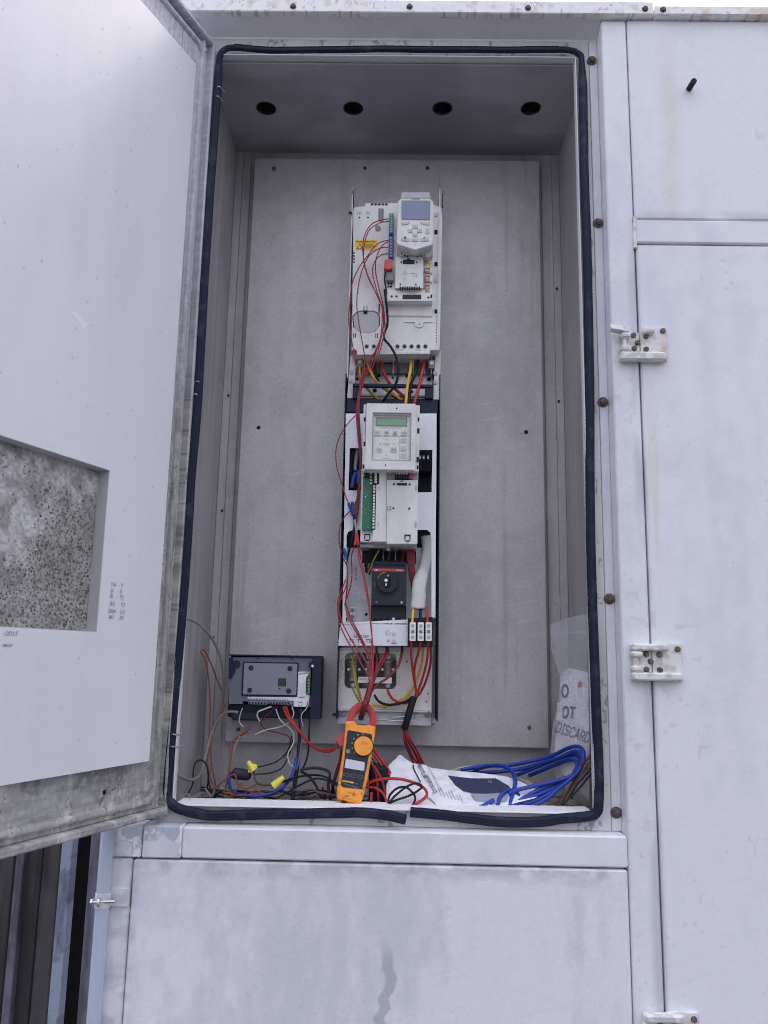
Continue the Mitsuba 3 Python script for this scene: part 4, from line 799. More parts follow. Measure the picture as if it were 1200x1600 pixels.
# --- clamp meter, leaning with its jaw round the red wires
class Pl:
    def __init__(s, a, b):
        s.o = np.array(a); s.v = np.array(b)-s.o; s.v /= np.linalg.norm(s.v); s.u = np.array([1., .10, 0]); s.u -= s.v*(s.u@s.v); s.u /= np.linalg.norm(s.u)
        s.n = np.cross(s.u, s.v); s.n *= -np.sign(s.n[1])                                         # towards the viewer side
    def uv(s, px, py, t=0.0):
        d = (px-600)*RT-(py-800)*UP+F*FWD; o = s.o+t*s.n; p = EYE+np.dot(o-EYE, s.n)/np.dot(d, s.n)*d-s.o
        return p@s.u, p@s.v
    def poly(s, pts, t=0.0): return sg.Polygon([s.uv(a, b, t) for a, b in pts])
    def ext(s, pg, t0, t1):
        out = []
        for g in getattr(pg, 'geoms', [pg]):
            m = trimesh.creation.extrude_polygon(g, t1-t0, engine='earcut'); v = np.array(m.vertices)
            M = trimesh.Trimesh(s.o+v[:, :1]*s.u+v[:, 1:2]*s.v+(v[:, 2:3]+t0)*s.n, m.faces, process=False)
            if np.dot(np.cross(s.u, s.v), s.n) < 0: M.invert()
            out.append(M)
        return join(out)
    def round_ext(s, pg, t0, t1, r):
        return join([s.ext(pg, t0, t1-r), s.ext(pg.buffer(-r*.3), t1-r, t1-r*.45), s.ext(pg.buffer(-r), t1-r*.45, t1)])
    def disc(s, px, py, rpx, t0, t1, n=20, k=1.0):
        a, b = s.uv(px, py, t1); a2, _ = s.uv(px+rpx, py, t1); r = abs(a2-a); p = s.o+a*s.u+b*s.v
        return cyl(p+t0*s.n, p+t1*s.n, r, n, r*k)
    def text(s, tx, px, py, hpx, t, ang=0, bold=False, ws=1.0):
        a, b = s.uv(px, py, t); _, b2 = s.uv(px, py-hpx, t); m = meshkit.text_mesh(tx, abs(b2-b), .0004, bold); v = np.array(m.vertices)
        c, q = math.cos(math.radians(ang)), math.sin(math.radians(ang)); X = v[:, 0]*ws
        M = trimesh.Trimesh(s.o+(a+c*X-q*v[:, 1])[:, None]*s.u+(b+q*X+c*v[:, 1])[:, None]*s.v+(v[:, 2:3]+t)*s.n, m.faces, process=False)
        return M
Z = lambda l: [(525+u/8.89, 1080+v/8.89) for u, v in l]
pl = Pl(at(545, 1256, .072), at(566, 1098, .128))
MT = thing('clamp_meter', 'orange clamp meter with red jaw hung on the red wires, standing on the cabinet floor', 'clamp meter')
body = pl.poly(Z([(143, 408), (255, 405), (283, 447), (300, 460), (420, 470), (450, 457), (552, 488), (545, 560), (505, 860), (432, 1250), (392, 1420), (352, 1550), (318, 1568), (150, 1524), (40, 1492), (16, 1445), (17, 1385), (60, 1080), (100, 800), (133, 510)])).buffer(-.002).buffer(.002)
add(MT+'__body', pl.round_ext(body, -.034, 0, .005), 'm_orange')
jaw = pl.poly(Z([(150, 425), (155, 370), (168, 320), (215, 212), (300, 145), (372, 122), (455, 152), (530, 232), (568, 330), (574, 420), (552, 490), (450, 470), (478, 400), (480, 335), (455, 265), (410, 228), (350, 236), (300, 275), (268, 330), (256, 408), (258, 430)])).buffer(-.0015).buffer(.0015)
add(MT+'__jaw', pl.round_ext(jaw, -.026, -.007, .004), 'm_jaw')
fp = pl.poly(Z([(175, 540), (490, 598), (502, 640), (440, 985), (365, 1362), (95, 1332), (70, 1305), (110, 1000), (160, 560)]), .0012)
add(MT+'__face_panel', pl.ext(fp, -.001, .0012), 'm_dark')
dl = add(MT+'__dial', [pl.disc(525+382/8.89, 1080+758/8.89, 15.2, .001, .008, 36, .96)], 'm_orange', 25)
add(MT+'__dial_ring', [pl.disc(525+382/8.89, 1080+762/8.89, 16.2, .0005, .0032, 36)], 'm_black', 25)
a, b = pl.uv(525+384/8.89, 1080+748/8.89, .008)
add(MT+'__dial_pointer', pl.ext(pl.poly(Z([(372, 640), (392, 640), (405, 860), (365, 860)]), .008), .008, .0092), 'm_orange')
add(MT+'__display', pl.ext(pl.poly(Z([(140, 938), (400, 987), (390, 1108), (119, 1063)]), .0016), .001, .0018), 'm_meterlcd', label='pale grey display of the clamp meter')
for (u, v) in ((105, 1135), (200, 1150), (305, 1165)):
    q = pl.poly(Z([(u, v), (u+72, v+11), (u+66, v+52), (u-5, v+40)]), .0015).buffer(-.0006)
    add(MT+'__button', [pl.ext(q, .001, .0022)], 'm_breaker'); add(MT+'__button_outline', pl.ext(q.buffer(.0005).difference(q), .001, .0017), 'm_grey')
add(MT+'__zero_button', pl.disc(525+168/8.89, 1080+835/8.89, 3.3, .001, .003), 'm_grey')
lg = pl.poly(Z([(90, 1232), (248, 1262), (244, 1283), (84, 1256)]), .0016); add(MT+'__logo_plate', pl.ext(lg, .001, .0016), 'm_yelw')
add(MT+'__lettering', pl.text('FLUKE', 525+98/8.89, 1080+1258/8.89, 1.9, .0018, -10, True, 1.35), 'm_ink')
add(MT+'__lettering', [pl.text('324', 525+262/8.89, 1080+1285/8.89, 1.6, .0014, -10), pl.text('TRUE RMS CLAMP METER', 525+105/8.89, 1080+1287/8.89, 1.5, .0014, -10)], 'm_lgrey')
for (u, v, m_) in ((305, 605, 'm_white'), (375, 600, 'm_yelw'), (250, 660, 'm_lgrey'), (225, 722, 'm_lgrey'), (225, 795, 'm_yelw'), (258, 852, 'm_lgrey')): add(MT+'__dial_mark', pl.ext(pl.poly(Z([(u-6, v-9), (u+6, v-9), (u+6, v+9), (u-6, v+9)]), .0014), .001, .0015), m_)
add(MT+'__lettering', [pl.text('+  T  COM', 525+130/8.89, 1080+1405/8.89, 2.4, .0003, -10, False, 1.2)], 'm_brown')
for (u, v) in ((110, 1530), (235, 1562)): add(MT+'__input_jack', cyl(np.array(at(525+u/8.89, 1080+v/8.89+1, .082)), np.array(at(525+u/8.89, 1080+v/8.89+2.5, .08)), .005, 12), 'm_dark' if u < 200 else 'm_red')
tg = pl.poly([(525, 1158), (528, 1151), (540, 1141), (541, 1150), (537, 1167), (531, 1167)], -.02).buffer(-.001).buffer(.001)
add(MT+'__trigger', pl.ext(tg, -.028, -.012), 'm_red', label='red trigger on the left side of the clamp meter')

# --- papers
yb = lambda a, b: .088+np.clip((1260-b)/80., 0, 1)*.125
PA = key_of('pamphlet')
add(PA, patch([(655, 1198), (700, 1203), (745, 1207), (790, 1213), (815, 1222), (846, 1238), (838, 1246), (800, 1256), (775, 1261), (700, 1261)], lambda a, b: yb(a, b)+.006, .002, 26, .008), 'm_paper', True, 'white pamphlet with a dark picture lying under the blue cable coil', 'pamphlet')
add(PA+'__picture', patch([(694, 1211), (735, 1216), (775, 1216), (795, 1228), (801, 1236), (760, 1239), (735, 1238), (715, 1234)], lambda a, b: yb(a, b)+.001, .0006, 18, .003, 3), 'm_print', True)
add(PA+'__picture', patch([(735, 1240), (765, 1240.5), (798, 1238), (792, 1250), (765, 1257), (745, 1253)], lambda a, b: yb(a, b)+.001, .0006, 14, .003, 3), 'm_printgrey', True)
add(PA+'__lettering', text_on('TS', 762, 1223, 3.4, lambda a, b: yb(a, b)-.0012, -6, True), 'm_lgrey')
for i in range(4):
    add(PA+'__page_edge', tube([at(808+i*6, 1214+i*2.2, .19), at(823+i*5, 1224+i*1.8, .165), at(836+i*3, 1236+i*1.2, .14)], .0009, 5), 'm_lgrey', True)
bkp = [(607, 1196), (612, 1192), (618, 1186), (625, 1178), (634, 1186), (645, 1193), (662, 1194.5), (698, 1210), (712, 1228), (720, 1233), (735, 1251), (757, 1254), (775, 1261.5), (700, 1260), (607, 1258)]
BK = key_of('booklet')
add(BK, patch(bkp, lambda a, b: yb(a, b)-.004, .003, 30, .007, 5), 'm_paper', True, 'creased white booklet with a sideways printed title, right of the clamp meter', 'booklet')
for i in range(3): add(BK+'__page', patch([(605.5-i, 1198+i*1.5), (613-i, 1190+i*2), (622-i*1.5, 1183+i*3), (630, 1200), (626, 1258.5), (604-i*.5, 1259)], lambda a, b: yb(a, b)-.001+i*.003, .0016, 14, .008, 7+i), 'm_paper', True)
yt = lambda a, b: yb(a, b)-.0068
add(BK+'__lettering', [text_on('Installer', 683.5, 1238, 7.2, yt, 118, False, .88), text_on("'s Guide", 669, 1215, 7.2, yt, 118, False, .68)], 'm_ink', label='sideways title lettering')
add(BK+'__lettering', [text_on('Variable Speed Drive', 690, 1234, 3.2, yt, 118)], 'm_inkgrey')
for k_ in range(7):                                              # rows of print too small to read
    a, b = 690+k_*5.5, 1243+k_*1.6
    add(BK+'__print_row', tube([at(a-.47*u, b-.88*u, yt(a-.47*u, b-.88*u)-.0003) for u in np.linspace(0, 13+4*math.sin(k_*2.1), 4)], .00055, 4), 'm_inkgrey', True)
add(BK+'__red_mark', patch([(659, 1210), (663, 1213), (665, 1215), (661, 1214)], yt, .0004, 6), 'm_pink')
add(BK+'__spine_mark', tube([at(a, b, yt(a, b)-.0005) for a, b in ((646, 1195), (646, 1200), (652, 1212), (657, 1222))], .0013, 6), 'm_ink', True)
add(BK+'__crease', tube([at(a, b, yt(a, b)-.0002) for a, b in ((667, 1245), (675, 1251), (683, 1260))], .0011, 6), 'm_inkgrey', True)
BX = add(key_of('equipment_case'), [B(576, 1198, 606, 1256, .14, .08, .006)], 'm_black', False, 'small black box standing behind and right of the clamp meter', 'box')

# --- plastic bag with a notice
yg2 = lambda a, b: .235-np.clip((a-860)/58., 0, 1.05)*.085
NT = key_of('paper_notice')
add(NT, patch([(877, 1052), (890, 1043), (919, 1051), (921, 1180), (920, 1250), (884, 1215), (866, 1182), (869, 1140), (876, 1100)], lambda a, b: yg2(a, b)+.003, .001, 26, .0, 11), 'm_paper', True, 'white paper notice lettered DO NOT DISCARD inside the clear bag', 'paper notice')
yl = lambda a, b: yg2(a, b)+.0022
add(NT+'__lettering', [text_on('O', 875.5, 1089, 19.5, yl, -3, True, .62)], 'm_ink')
add(NT+'__lettering', [text_on('OT', 876.5, 1121, 18, yl, -5, True, .62)], 'm_ink')
add(NT+'__fold', patch([(871, 1098), (878.5, 1098), (879.5, 1126), (869, 1126)], lambda a, b: yg2(a, b)+.0002, .0004, 8), 'm_paper', True)
add(NT+'__lettering', [text_on('DISCARD', 866.5, 1143.5, 17, yl, -19, False, .52)], 'm_ink')
add(NT+'__stamp', patch([(903, 1066), (909, 1065), (909.5, 1073), (903.5, 1074)], yl, .0004, 6), 'm_pink')
BG = key_of('plastic_bag')
bagp = [(861, 975), (880, 967), (900, 962), (918, 959), (922, 1100), (922, 1258), (910, 1260), (868, 1215), (859, 1182), (864, 1130), (873, 1100), (875.5, 1058), (869, 1036), (862, 1012)]
def film(pts, yf, wave, seed):
    m = patch(pts, yf, .001, 30, wave, seed); n2 = len(m.vertices)//2; f = m.faces[(m.faces < n2).all(1)]
    return trimesh.Trimesh(m.vertices[:n2], f, process=False)
add(BG, film(bagp, lambda a, b: yg2(a, b)-.008+.0011*math.sin(a*.55+b*.13)*math.sin(b*.09+1)+.0008*math.sin(a*.3-b*.31), .008, 21), 'm_film', True, 'clear plastic bag standing in the lower right corner of the cabinet', 'plastic bag')
add(BG+'__back_sheet', film([(861, 976), (880, 968), (900, 963), (917, 960), (917, 1258), (874, 1212), (862, 1186), (875, 1100), (876, 1058), (869, 1036)], lambda a, b: yg2(a, b)+.012, .008, 23), 'm_film', True)
add(BG+'__seal_line', tube([at(a, b, yg2(a, b)-.0045) for a, b in ((861.5, 993), (880, 989.5), (900, 988), (918, 987))], .0010, 5), 'm_white', True)
add(BG+'__edge', tube([at(a, b, yg2(a, b)-.0045) for a, b in ((861, 975), (862, 1012), (869, 1036), (875.5, 1058), (873, 1100), (866, 1130), (862, 1175))], .0007, 5), 'm_wire_w', True)

# --- blue cable coil, brown and black ends in the right corner
BC = thing('blue_cable_coil', 'loosely coiled thick blue cable heaped in the lower right corner', 'cable')
for pts_, d in (
    ([(720, 1203), (754, 1197), (793, 1196), (827, 1190), (862, 1181), (883, 1171), (900, 1166), (910, 1171), (912, 1186), (906, 1202), (892, 1217), (873, 1232), (854, 1248), (827, 1261)], [.25, .25, .22, .16, .12, .11, .11, .105]),
    ([(731, 1208), (777, 1206), (816, 1201), (845, 1193), (873, 1184), (898, 1174), (908, 1178), (909, 1190), (898, 1209), (877, 1218), (835, 1228), (806, 1235), (795, 1240)], [.26, .25, .22, .17, .13, .12, .12, .12, .12]),
    ([(808, 1211), (835, 1200), (862, 1189), (885, 1181), (902, 1181), (906, 1192), (899, 1206), (884, 1222), (862, 1238), (835, 1252), (805, 1261)], [.25, .21, .16, .13, .12, .11]),
    ([(827, 1212), (850, 1202), (875, 1192), (893, 1187), (902, 1194), (894, 1212), (872, 1228), (845, 1240), (816, 1250), (798, 1261)], [.25, .2, .15, .13, .12, .105]),
    ([(740, 1204), (758, 1198), (778, 1196), (793, 1200), (802, 1209), (805, 1223), (801, 1240), (796, 1260)], [.25, .22, .19, .16, .13, .10]),
    ([(777, 1261), (781, 1247), (790, 1236), (802, 1236), (810, 1243), (812, 1252), (806, 1260)], [.095, .115, .13, .12, .10]),
    ([(749, 1262), (759, 1257), (771, 1250)], [.085, .09, .10]),
    ([(879, 1219), (850, 1230), (820, 1246), (797, 1261)], [.135, .12, .105])):
    add(BC+'__strand', tube([at(a, b, y) for (a, b), y in zip(pts_, depths(len(pts_), d))], .0041, 9, 7), 'm_blue', True)
G1 = 'brown and black wire ends in the right corner'
for mt, pts_, d in (('m_brown', [(924, 1178), (908, 1200), (895, 1222), (885, 1240), (873, 1258)], [.09, .12, .12, .1]), ('m_brown', [(924, 1188), (905, 1212), (893, 1230), (880, 1250), (868, 1259)], [.09, .12, .12, .1]),
                    ('m_brown', [(924, 1183), (910, 1194), (898, 1212), (890, 1236), (872, 1252), (850, 1262)], [.09, .12, .12, .1]), ('m_brown', [(836, 1256), (850, 1263), (870, 1262), (895, 1261), (905, 1264)], .1),
                    ('m_dark', [(925, 1200), (905, 1222), (890, 1243), (878, 1257)], [.09, .11, .1]), ('m_dark', [(925, 1207), (908, 1228), (895, 1242), (878, 1258)], [.09, .1, .1]), ('m_brown', [(925, 1196), (908, 1210), (895, 1232), (882, 1252)], [.09, .11, .1])):
    wire('corner_wire', ('black' if mt == 'm_dark' else 'brown')+' wire end bent down in the right corner beside the blue cable coil' if pts_[0][0] > 900 else 'brown wire end lying along the sill under the blue cable coil', 'wire', G1, mt, .0022, pts_, d)

# --- thin control wires on the drive
G = 'thin red control wires looping from the drive terminals'
for (pts_, d), lab in zip((([(607, 342), (595, 344), (580, 351), (569, 370), (567, 395), (573, 425), (586, 455), (596, 478), (600, 500), (594, 530), (583, 558)], [.172, .17, .175, .185, .185, .185, .19]),
                ([(608, 345.5), (592, 349), (576, 361), (569, 385), (568.5, 410), (576, 435), (590, 463), (598, 485), (598, 515), (588, 545), (577, 565), (570, 590)], [.172, .17, .175, .185, .185, .185, .19]),
                ([(607, 375), (590, 381), (575, 399), (560, 420), (550, 445), (546, 480), (545, 505), (551, 540), (556, 572), (563, 605), (561, 630)], [.172, .17, .18, .185, .185, .185, .19]),
                ([(607, 386), (592, 388.5), (575, 402), (563, 432), (557.5, 470), (560, 500), (567, 540), (570, 562), (568, 590), (563, 620)], [.172, .17, .18, .185, .185, .185, .19]),
                ([(607, 377), (596, 385), (588, 403), (587, 425), (592, 450), (598, 475), (601, 500), (596, 525), (591, 548), (580, 580)], [.172, .17, .18, .183, .183, .185]),
                ([(607, 396), (596, 398.5), (586, 408), (582, 425), (588, 452), (597, 480), (602, 510), (597, 535), (592, 555)], [.172, .17, .18, .18, .18, .185]),
                ([(598, 470), (597, 500), (594, 530), (584, 560), (571, 590), (562, 620), (559, 650)], [.18, .185, .19])),
        ('upper of two red wires from the teal terminal strip', 'lower of two red wires from the teal terminal strip', 'red wire bulging furthest left past the drive edge', 'red wire crossing the grey octagonal cover', 'red wire from the blue strip dropping straight to the bundle', 'lowest red wire from the blue strip, above the red plug', 'red wire strand beside the black cable below the red plug')):
    wire('control_wire', lab, 'wire', G, 'm_redw', .00135, pts_, d)
wire('control_cable', 'black control cable hanging from the drive past its lower edge', 'cable', None, 'm_black', .0030, [(601, 452), (603, 470), (605, 490), (605, 508), (599.5, 527), (610, 541), (619, 558), (622.5, 580), (618, 600), (607, 615), (598, 627)], [.172, .17, .18, .185, .18, .18, .19, .22])
add('control_cable__sleeve_tip', tube(W([(607, 615, .213), (597, 626.5, .222)]), .0034, 8), 'm_grey', True)
wire('black_lead', 'short black lead dropping from the grey plug on the drive', 'wire', None, 'm_black', .0020, [(602, 424), (601, 438), (603.5, 455), (602, 468)], .172)
# --- thick power wires below the drive
G = 'thick coloured power wires under the drive'
for mt, lab, pts_ in (('m_yelw', 'thick yellow power wire, right one of two under the drive', [(643.5, 560), (641, 580), (637, 600), (634, 632)]), ('m_black', 'thick black power wire between yellow and red under the drive', [(654, 560), (649, 583), (642, 602), (638, 632)]),
                      ('m_red', 'thick red power wire, rightmost under the drive', [(665, 561), (660, 580), (655, 603), (647, 632)]), ('m_yelw', 'thick yellow power wire, left one of two, crossing under the black bar', [(572, 560), (578, 578), (587, 594), (603, 608), (622, 621), (632, 630)]),
                      ('m_black', 'thick black power wire crossing left under the drive', [(583, 558), (586, 580), (593, 600), (609, 613), (628, 628)]), ('m_red', 'thick red power wire bending right under the drive', [(594.5, 560), (599, 580), (608, 598), (622, 612), (638, 624)])):
    wire('power_wire', lab, 'wire', G, mt, .0036, pts_, [.25, .235, .24, .245, .25] if 'left' in lab or 'bending' in lab else [.25, .215, .21, .2], 9)
wire('earth_wire', 'green and yellow earth wire running from the left ground clamp', 'wire', None, 'm_gy', .0030, [(561.5, 570), (563, 590), (570, 603), (582, 616), (596, 627)], [.232, .225, .235, .245, .245])
# --- bundle beside the grey keypad
G = 'dark red wires bundled down the left of the grey keypad'
for i in range(7):
    o = rng.normal(0, 1.0, 2); w_ = rng.uniform(-2, 2)
    wire('bundle_wire', 'dark red wire in the bundle left of the grey keypad', 'wire', G, ('m_dred', 'm_redw', 'm_dred')[i % 3], .0016,
         [(567+o[0]*2.4, 575), (562+o[0], 605), (559+w_, 640), (561+w_, 680), (563.5+w_*.7, 712), (563+w_*.7, 742), (560+w_, 775), (556+w_*1.4, 805), (554+w_*.6+o[1], 830)], [.20, .195, .185, .185, .185, .185, .19, .195])
G = 'thin red wires hanging left of the bypass unit'
for mt, lab, pts_, d in (
    ('m_redw', 'thin red wire bulging left past the chassis edge', [(557, 648), (545, 660), (532, 680), (525, 702), (526, 728), (533, 752), (540, 775), (545, 787)], [.185, .19, .19, .195]),
    ('m_dred', 'thin dark red wire crossing to the left chassis edge', [(560, 775), (550, 795), (538, 808), (531, 825), (530, 845), (534, 865)], [.19, .195, .195, .19]),
    ('m_dred', 'dark wire running below the left blue connector', [(536, 872), (542, 885), (543, 905), (541, 930), (539, 945)], .195)):
    wire('loose_wire', lab, 'wire', G, mt, .0013, pts_, d)
def conn(pts_, y, mt, lab, r=.0028, name='splice_connector', g=None):
    add(key_of(name), tube([at(a, b, y) for a, b in pts_], [r*.75, r, r, r*.8][:len(crom(pts_, 7))] if False else r, 8), mt, True, lab, 'wire connector', g)
conn([(550, 762), (552, 750), (556, 738)], .19, 'm_bluet', 'blue connector in the left cut-out beside the grey keypad, left one', .0042)
conn([(560.5, 735), (560, 746), (559.5, 756)], .186, 'm_bluet', 'blue connector on the bundle beside the grey keypad, right one', .0036)
conn([(544.5, 786), (548, 795), (552, 806)], .193, 'm_bluet', 'blue connector on the left wire beside the green circuit board', .0034)
conn([(550.5, 784), (551, 795), (553, 806)], .190, 'm_bluet', 'blue connector just right of the other one by the green board', .0032)
conn([(537, 857), (540, 868), (541, 874)], .193, 'm_bluet', 'blue connector lower down on the left chassis edge', .0034)
conn([(556.5, 832), (556, 844), (554.5, 852)], .188, 'm_redblock', 'red connector, left of a pair below the green circuit board', .0034)
conn([(557, 832), (559, 844), (560.5, 852)], .186, 'm_redblock', 'red connector, right of a pair below the green circuit board', .0030)
wire('grey_lead', 'pale grey lead just above the pair of red connectors', 'wire', None, 'm_lgrey', .0025, [(554, 812), (556, 824), (557, 834)], .189)
wire('dark_lead', 'dark blue lead left of the pale grey lead', 'wire', None, 'm_navy', .0025, [(553, 806), (553.5, 822), (550, 842), (546, 858), (541, 880)], [.19, .19, .21])
wire('cutout_cable', 'thick black cable curving inside the left cut-out of the white cover', 'cable', None, 'm_black', .0045, [(553, 700), (549, 718), (548, 738), (552, 755), (557, 764)], .222)
wire('cutout_cable', 'slate blue cable inside the left cut-out of the white cover', 'cable', None, 'm_printgrey', .0042, [(559, 700), (556, 720), (555, 735)], .224)
# red runs down to the meter
G = 'red wires running down the bypass unit into the meter jaw'
runs = [[(554, 852), (549, 870), (550, 890), (549, 910), (545, 925), (541.5, 935)], [(560, 852), (563, 870), (568, 893), (573, 918), (577, 945), (579, 975), (582, 1003), (583, 1030), (581, 1060), (577, 1085), (571, 1104)],
        [(559, 852), (561, 875), (567, 900), (573, 930), (578, 960), (581, 990), (580, 1020), (582, 1045), (577, 1075), (569, 1104)], [(540, 905), (533, 925), (528, 938), (528, 955), (531, 975), (541, 998), (553, 1018), (566, 1040), (577, 1062), (573, 1090), (567, 1105)],
        [(543, 890), (541, 915), (534, 932), (529, 945), (531, 962), (538, 980), (551, 1003), (567, 1026), (579, 1050), (577, 1080), (570, 1104)], [(539, 945), (543, 962), (553, 982), (565, 1003), (575, 1024), (581, 1048), (578, 1080), (572, 1105)],
        [(540, 940), (546, 962), (559, 986), (571, 1010), (579, 1035), (583, 1055), (577, 1085), (568, 1106)], [(541, 945), (545, 957), (551, 972), (562, 994), (573, 1015), (580, 1040), (581, 1065), (574, 1095)]]
for i, p_ in enumerate(runs):
    n_ = len(p_); d = [.19, .182, .172, .165, .150, .135, .108] if i else [.195, .195, .195]
    wire('red_run_wire', ('red wire from the left red connector curving to the left edge', 'red wire crossing straight down from the right red connector', 'red wire just right of that, beside the breaker', 'outermost red wire at the left edge of the bypass unit', 'second red wire from the left edge of the bypass unit', 'red wire passing the small white tag plate', 'red wire crossing over the T2 marking', 'red wire crossing over the T1 and T2 markings')[i], 'wire', G, ('m_redw', 'm_redw', 'm_red')[i % 3], .00145, p_, d)
G = 'red wires gathered above the meter jaw'
for i, p_ in enumerate(([(628, 1010), (627, 1025), (621, 1042), (607, 1058), (592, 1068), (581, 1080), (575, 1098)], [(606, 1012), (600, 1025), (592, 1038), (586, 1055), (579, 1080), (573, 1102)], [(588, 1012), (589, 1030), (586, 1052), (578, 1085), (571, 1106)],
                        [(580, 1012), (582, 1030), (582, 1055), (575, 1085), (570, 1106)], [(604, 1012), (607, 1020), (598, 1036), (589, 1052), (580, 1075), (574, 1100)])):
    wire('gathered_wire', ('red wire swinging in from far right, across the right fuse, to the meter jaw', 'red wire from under the bracket between the middle and right fuses', 'dark wire straight down beside the middle fuse into the meter jaw', 'red wire just left of that beside the middle fuse', 'dark wire from the right fuse stud curving down to the meter jaw')[i], 'wire', G, 'm_redw' if i % 2 else 'm_dred', .0026, p_, [.22, .2, .18, .16, .14, .112], 8)
wire('bundle_end', 'red wire bundle passing through the meter jaw', 'wire', None, 'm_dred', .0058, [(579, 1068), (575, 1085), (570, 1101), (567, 1112), (564, 1122)], [.16, .135, .108, .135, .175], 10)
for i, p_ in enumerate(([(551, 1020), (552, 1040), (555, 1065), (562, 1094)], [(556, 1025), (555, 1050), (560, 1075), (566, 1098)], [(549, 1072), (556, 1086), (563, 1100)])): wire('earth_lead', ('green and yellow wire in front of the left fuse, left one', 'green and yellow wire in front of the left fuse, right one', 'short green and yellow wire below the left fuse')[i], 'wire', 'green and yellow wires at the meter jaw', 'm_gy', .0019, p_, [.24, .2, .15])
for mt, lab, p_, d in (('m_red', 'thick red wire drooping below the right fuse', [(605, 1077), (611, 1089), (620, 1096), (632, 1099), (640, 1096)], .245), ('m_black', 'black wire drooping in an arc below the fuses', [(585, 1086), (592, 1096), (605, 1101), (620, 1100), (634, 1096), (643, 1090)], .24),
                       ('m_yelw', 'yellow wire crossing behind the black drooping wire', [(580, 1101), (595, 1103.5), (615, 1101), (630, 1091), (642, 1080), (654, 1055), (660, 1030), (661, 1008)], [.25, .25, .25, .25, .23]),
                       ('m_red', 'red wire from the left white terminal down to the black sleeve', [(643, 1002), (642.5, 1025), (646, 1055), (650, 1078), (648, 1092)], [.172, .2, .24, .24]), ('m_red', 'red wire from the middle white terminal down to the black sleeve', [(658, 1002), (653, 1022), (648, 1042), (648, 1065), (652, 1090)], [.172, .2, .235, .235]),
                       ('m_red', 'red wire from the right white terminal down to the black sleeve', [(669, 1002), (668, 1025), (663, 1050), (655, 1075), (648, 1093)], [.172, .2, .225, .23]), ('m_redw', 'outermost red wire right of the white terminals', [(673, 1010), (673, 1035), (667, 1060), (657, 1082), (645, 1095)], [.2, .22, .24, .24])):
    wire('bay_wire', lab, 'wire', 'thick wires in the lower bay of the bypass unit', mt, .0027, p_, d, 8)
SLV = thing('black_sleeve', 'black sleeve gathering the red wires right of the meter', 'cable sleeve')
add(SLV+'__sleeve', tube(W([(647, 1089, .232), (642, 1104, .228), (637, 1122, .225), (632, 1139, .23)]), .0075, 12), 'm_black', True)
for i, p_ in enumerate(([(630, 1138), (633, 1155), (641, 1175), (652, 1193)], [(632, 1138), (637, 1156), (646, 1173), (655, 1192)], [(634, 1138), (641, 1155), (651, 1172), (662, 1194)], [(631, 1138), (632, 1158), (639, 1176), (646, 1192)], [(633, 1138), (640, 1160), (650, 1178), (658, 1193)])):
    add(SLV+'__red_wire', tube([at(a, b, y) for (a, b), y in zip(p_, (.23, .24, .26, .27))], .0024, 7), 'm_redw', True)
# breaker harness and white sleeve
for i, (p_, mt) in enumerate((([(592, 851), (582, 864), (574, 880), (572, 892), (578, 897)], 'm_black'), ([(588, 851), (579, 863), (573, 878), (573, 890)], 'm_black'), ([(597, 851), (589, 866), (581, 880), (575, 892)], 'm_brown'), ([(594, 851), (586, 868), (579, 883), (577, 896)], 'm_dark'))):
    wire('harness_wire', 'dark wire curving down to the left of the circuit breaker', 'wire', 'dark wires left of the circuit breaker', mt, .0028, p_, .225)
wire('harness_wire', 'thin yellow wire in the dark harness left of the breaker', 'wire', None, 'm_yelw', .0012, [(592, 860), (583, 877), (578, 890), (574, 897)], .215)
for i in range(6): wire('riser_wire', 'dark red wire in the bundle right of the circuit breaker', 'wire', 'dark red wires right of the circuit breaker', ('m_dred', 'm_redw')[i % 2], .0024, [(634+i*2.4, 851), (637+i*1.9, 875), (640+i*1.4, 895), (643.5+i*.7, 912), (645+i*.4, 925)], .232)
WS = add(key_of('cable_sleeve'), tube(W([(667, 838, .255), (668, 858, .25), (665, 880, .24), (660, 897, .222), (655, 912, .205), (654, 930, .198), (653, 952, .195)]), [.0125, .0125, .0125, .0125, .0130, .0130, .0130, .0130, .0125, .0125, .0122, .0122, .012, .012, .0118, .0118, .0118, .0120, .0122, .0125, .0130, .0135, .0142, .0146, .0150, .0152, .0152, .0152, .0152, .0150, .0150, .0150, .0152, .0152, .0155, .0155, .0155, .0155, .0155, .0155, .0155, .0155, .0155][:43], 20, 7, .62, crumple=.0022), 'm_sleeve', True, 'off-white fabric cable sleeve right of the circuit breaker', 'cable sleeve')
for mt, px in (('m_yelw', 646.5), ('m_black', 657), ('m_red', 666.5)):
    wire('terminal_wire', {'m_yelw': 'yellow', 'm_black': 'black', 'm_red': 'red'}[mt]+' wire from the white sleeve into the white terminal', 'wire', 'wires from the sleeve to the white terminals', mt, .0030, [(px, 948), (px-.3+(px-656)*.12, 960), (px-.6+(px-656)*.2, 975)], [.195, .185, .172], 8)

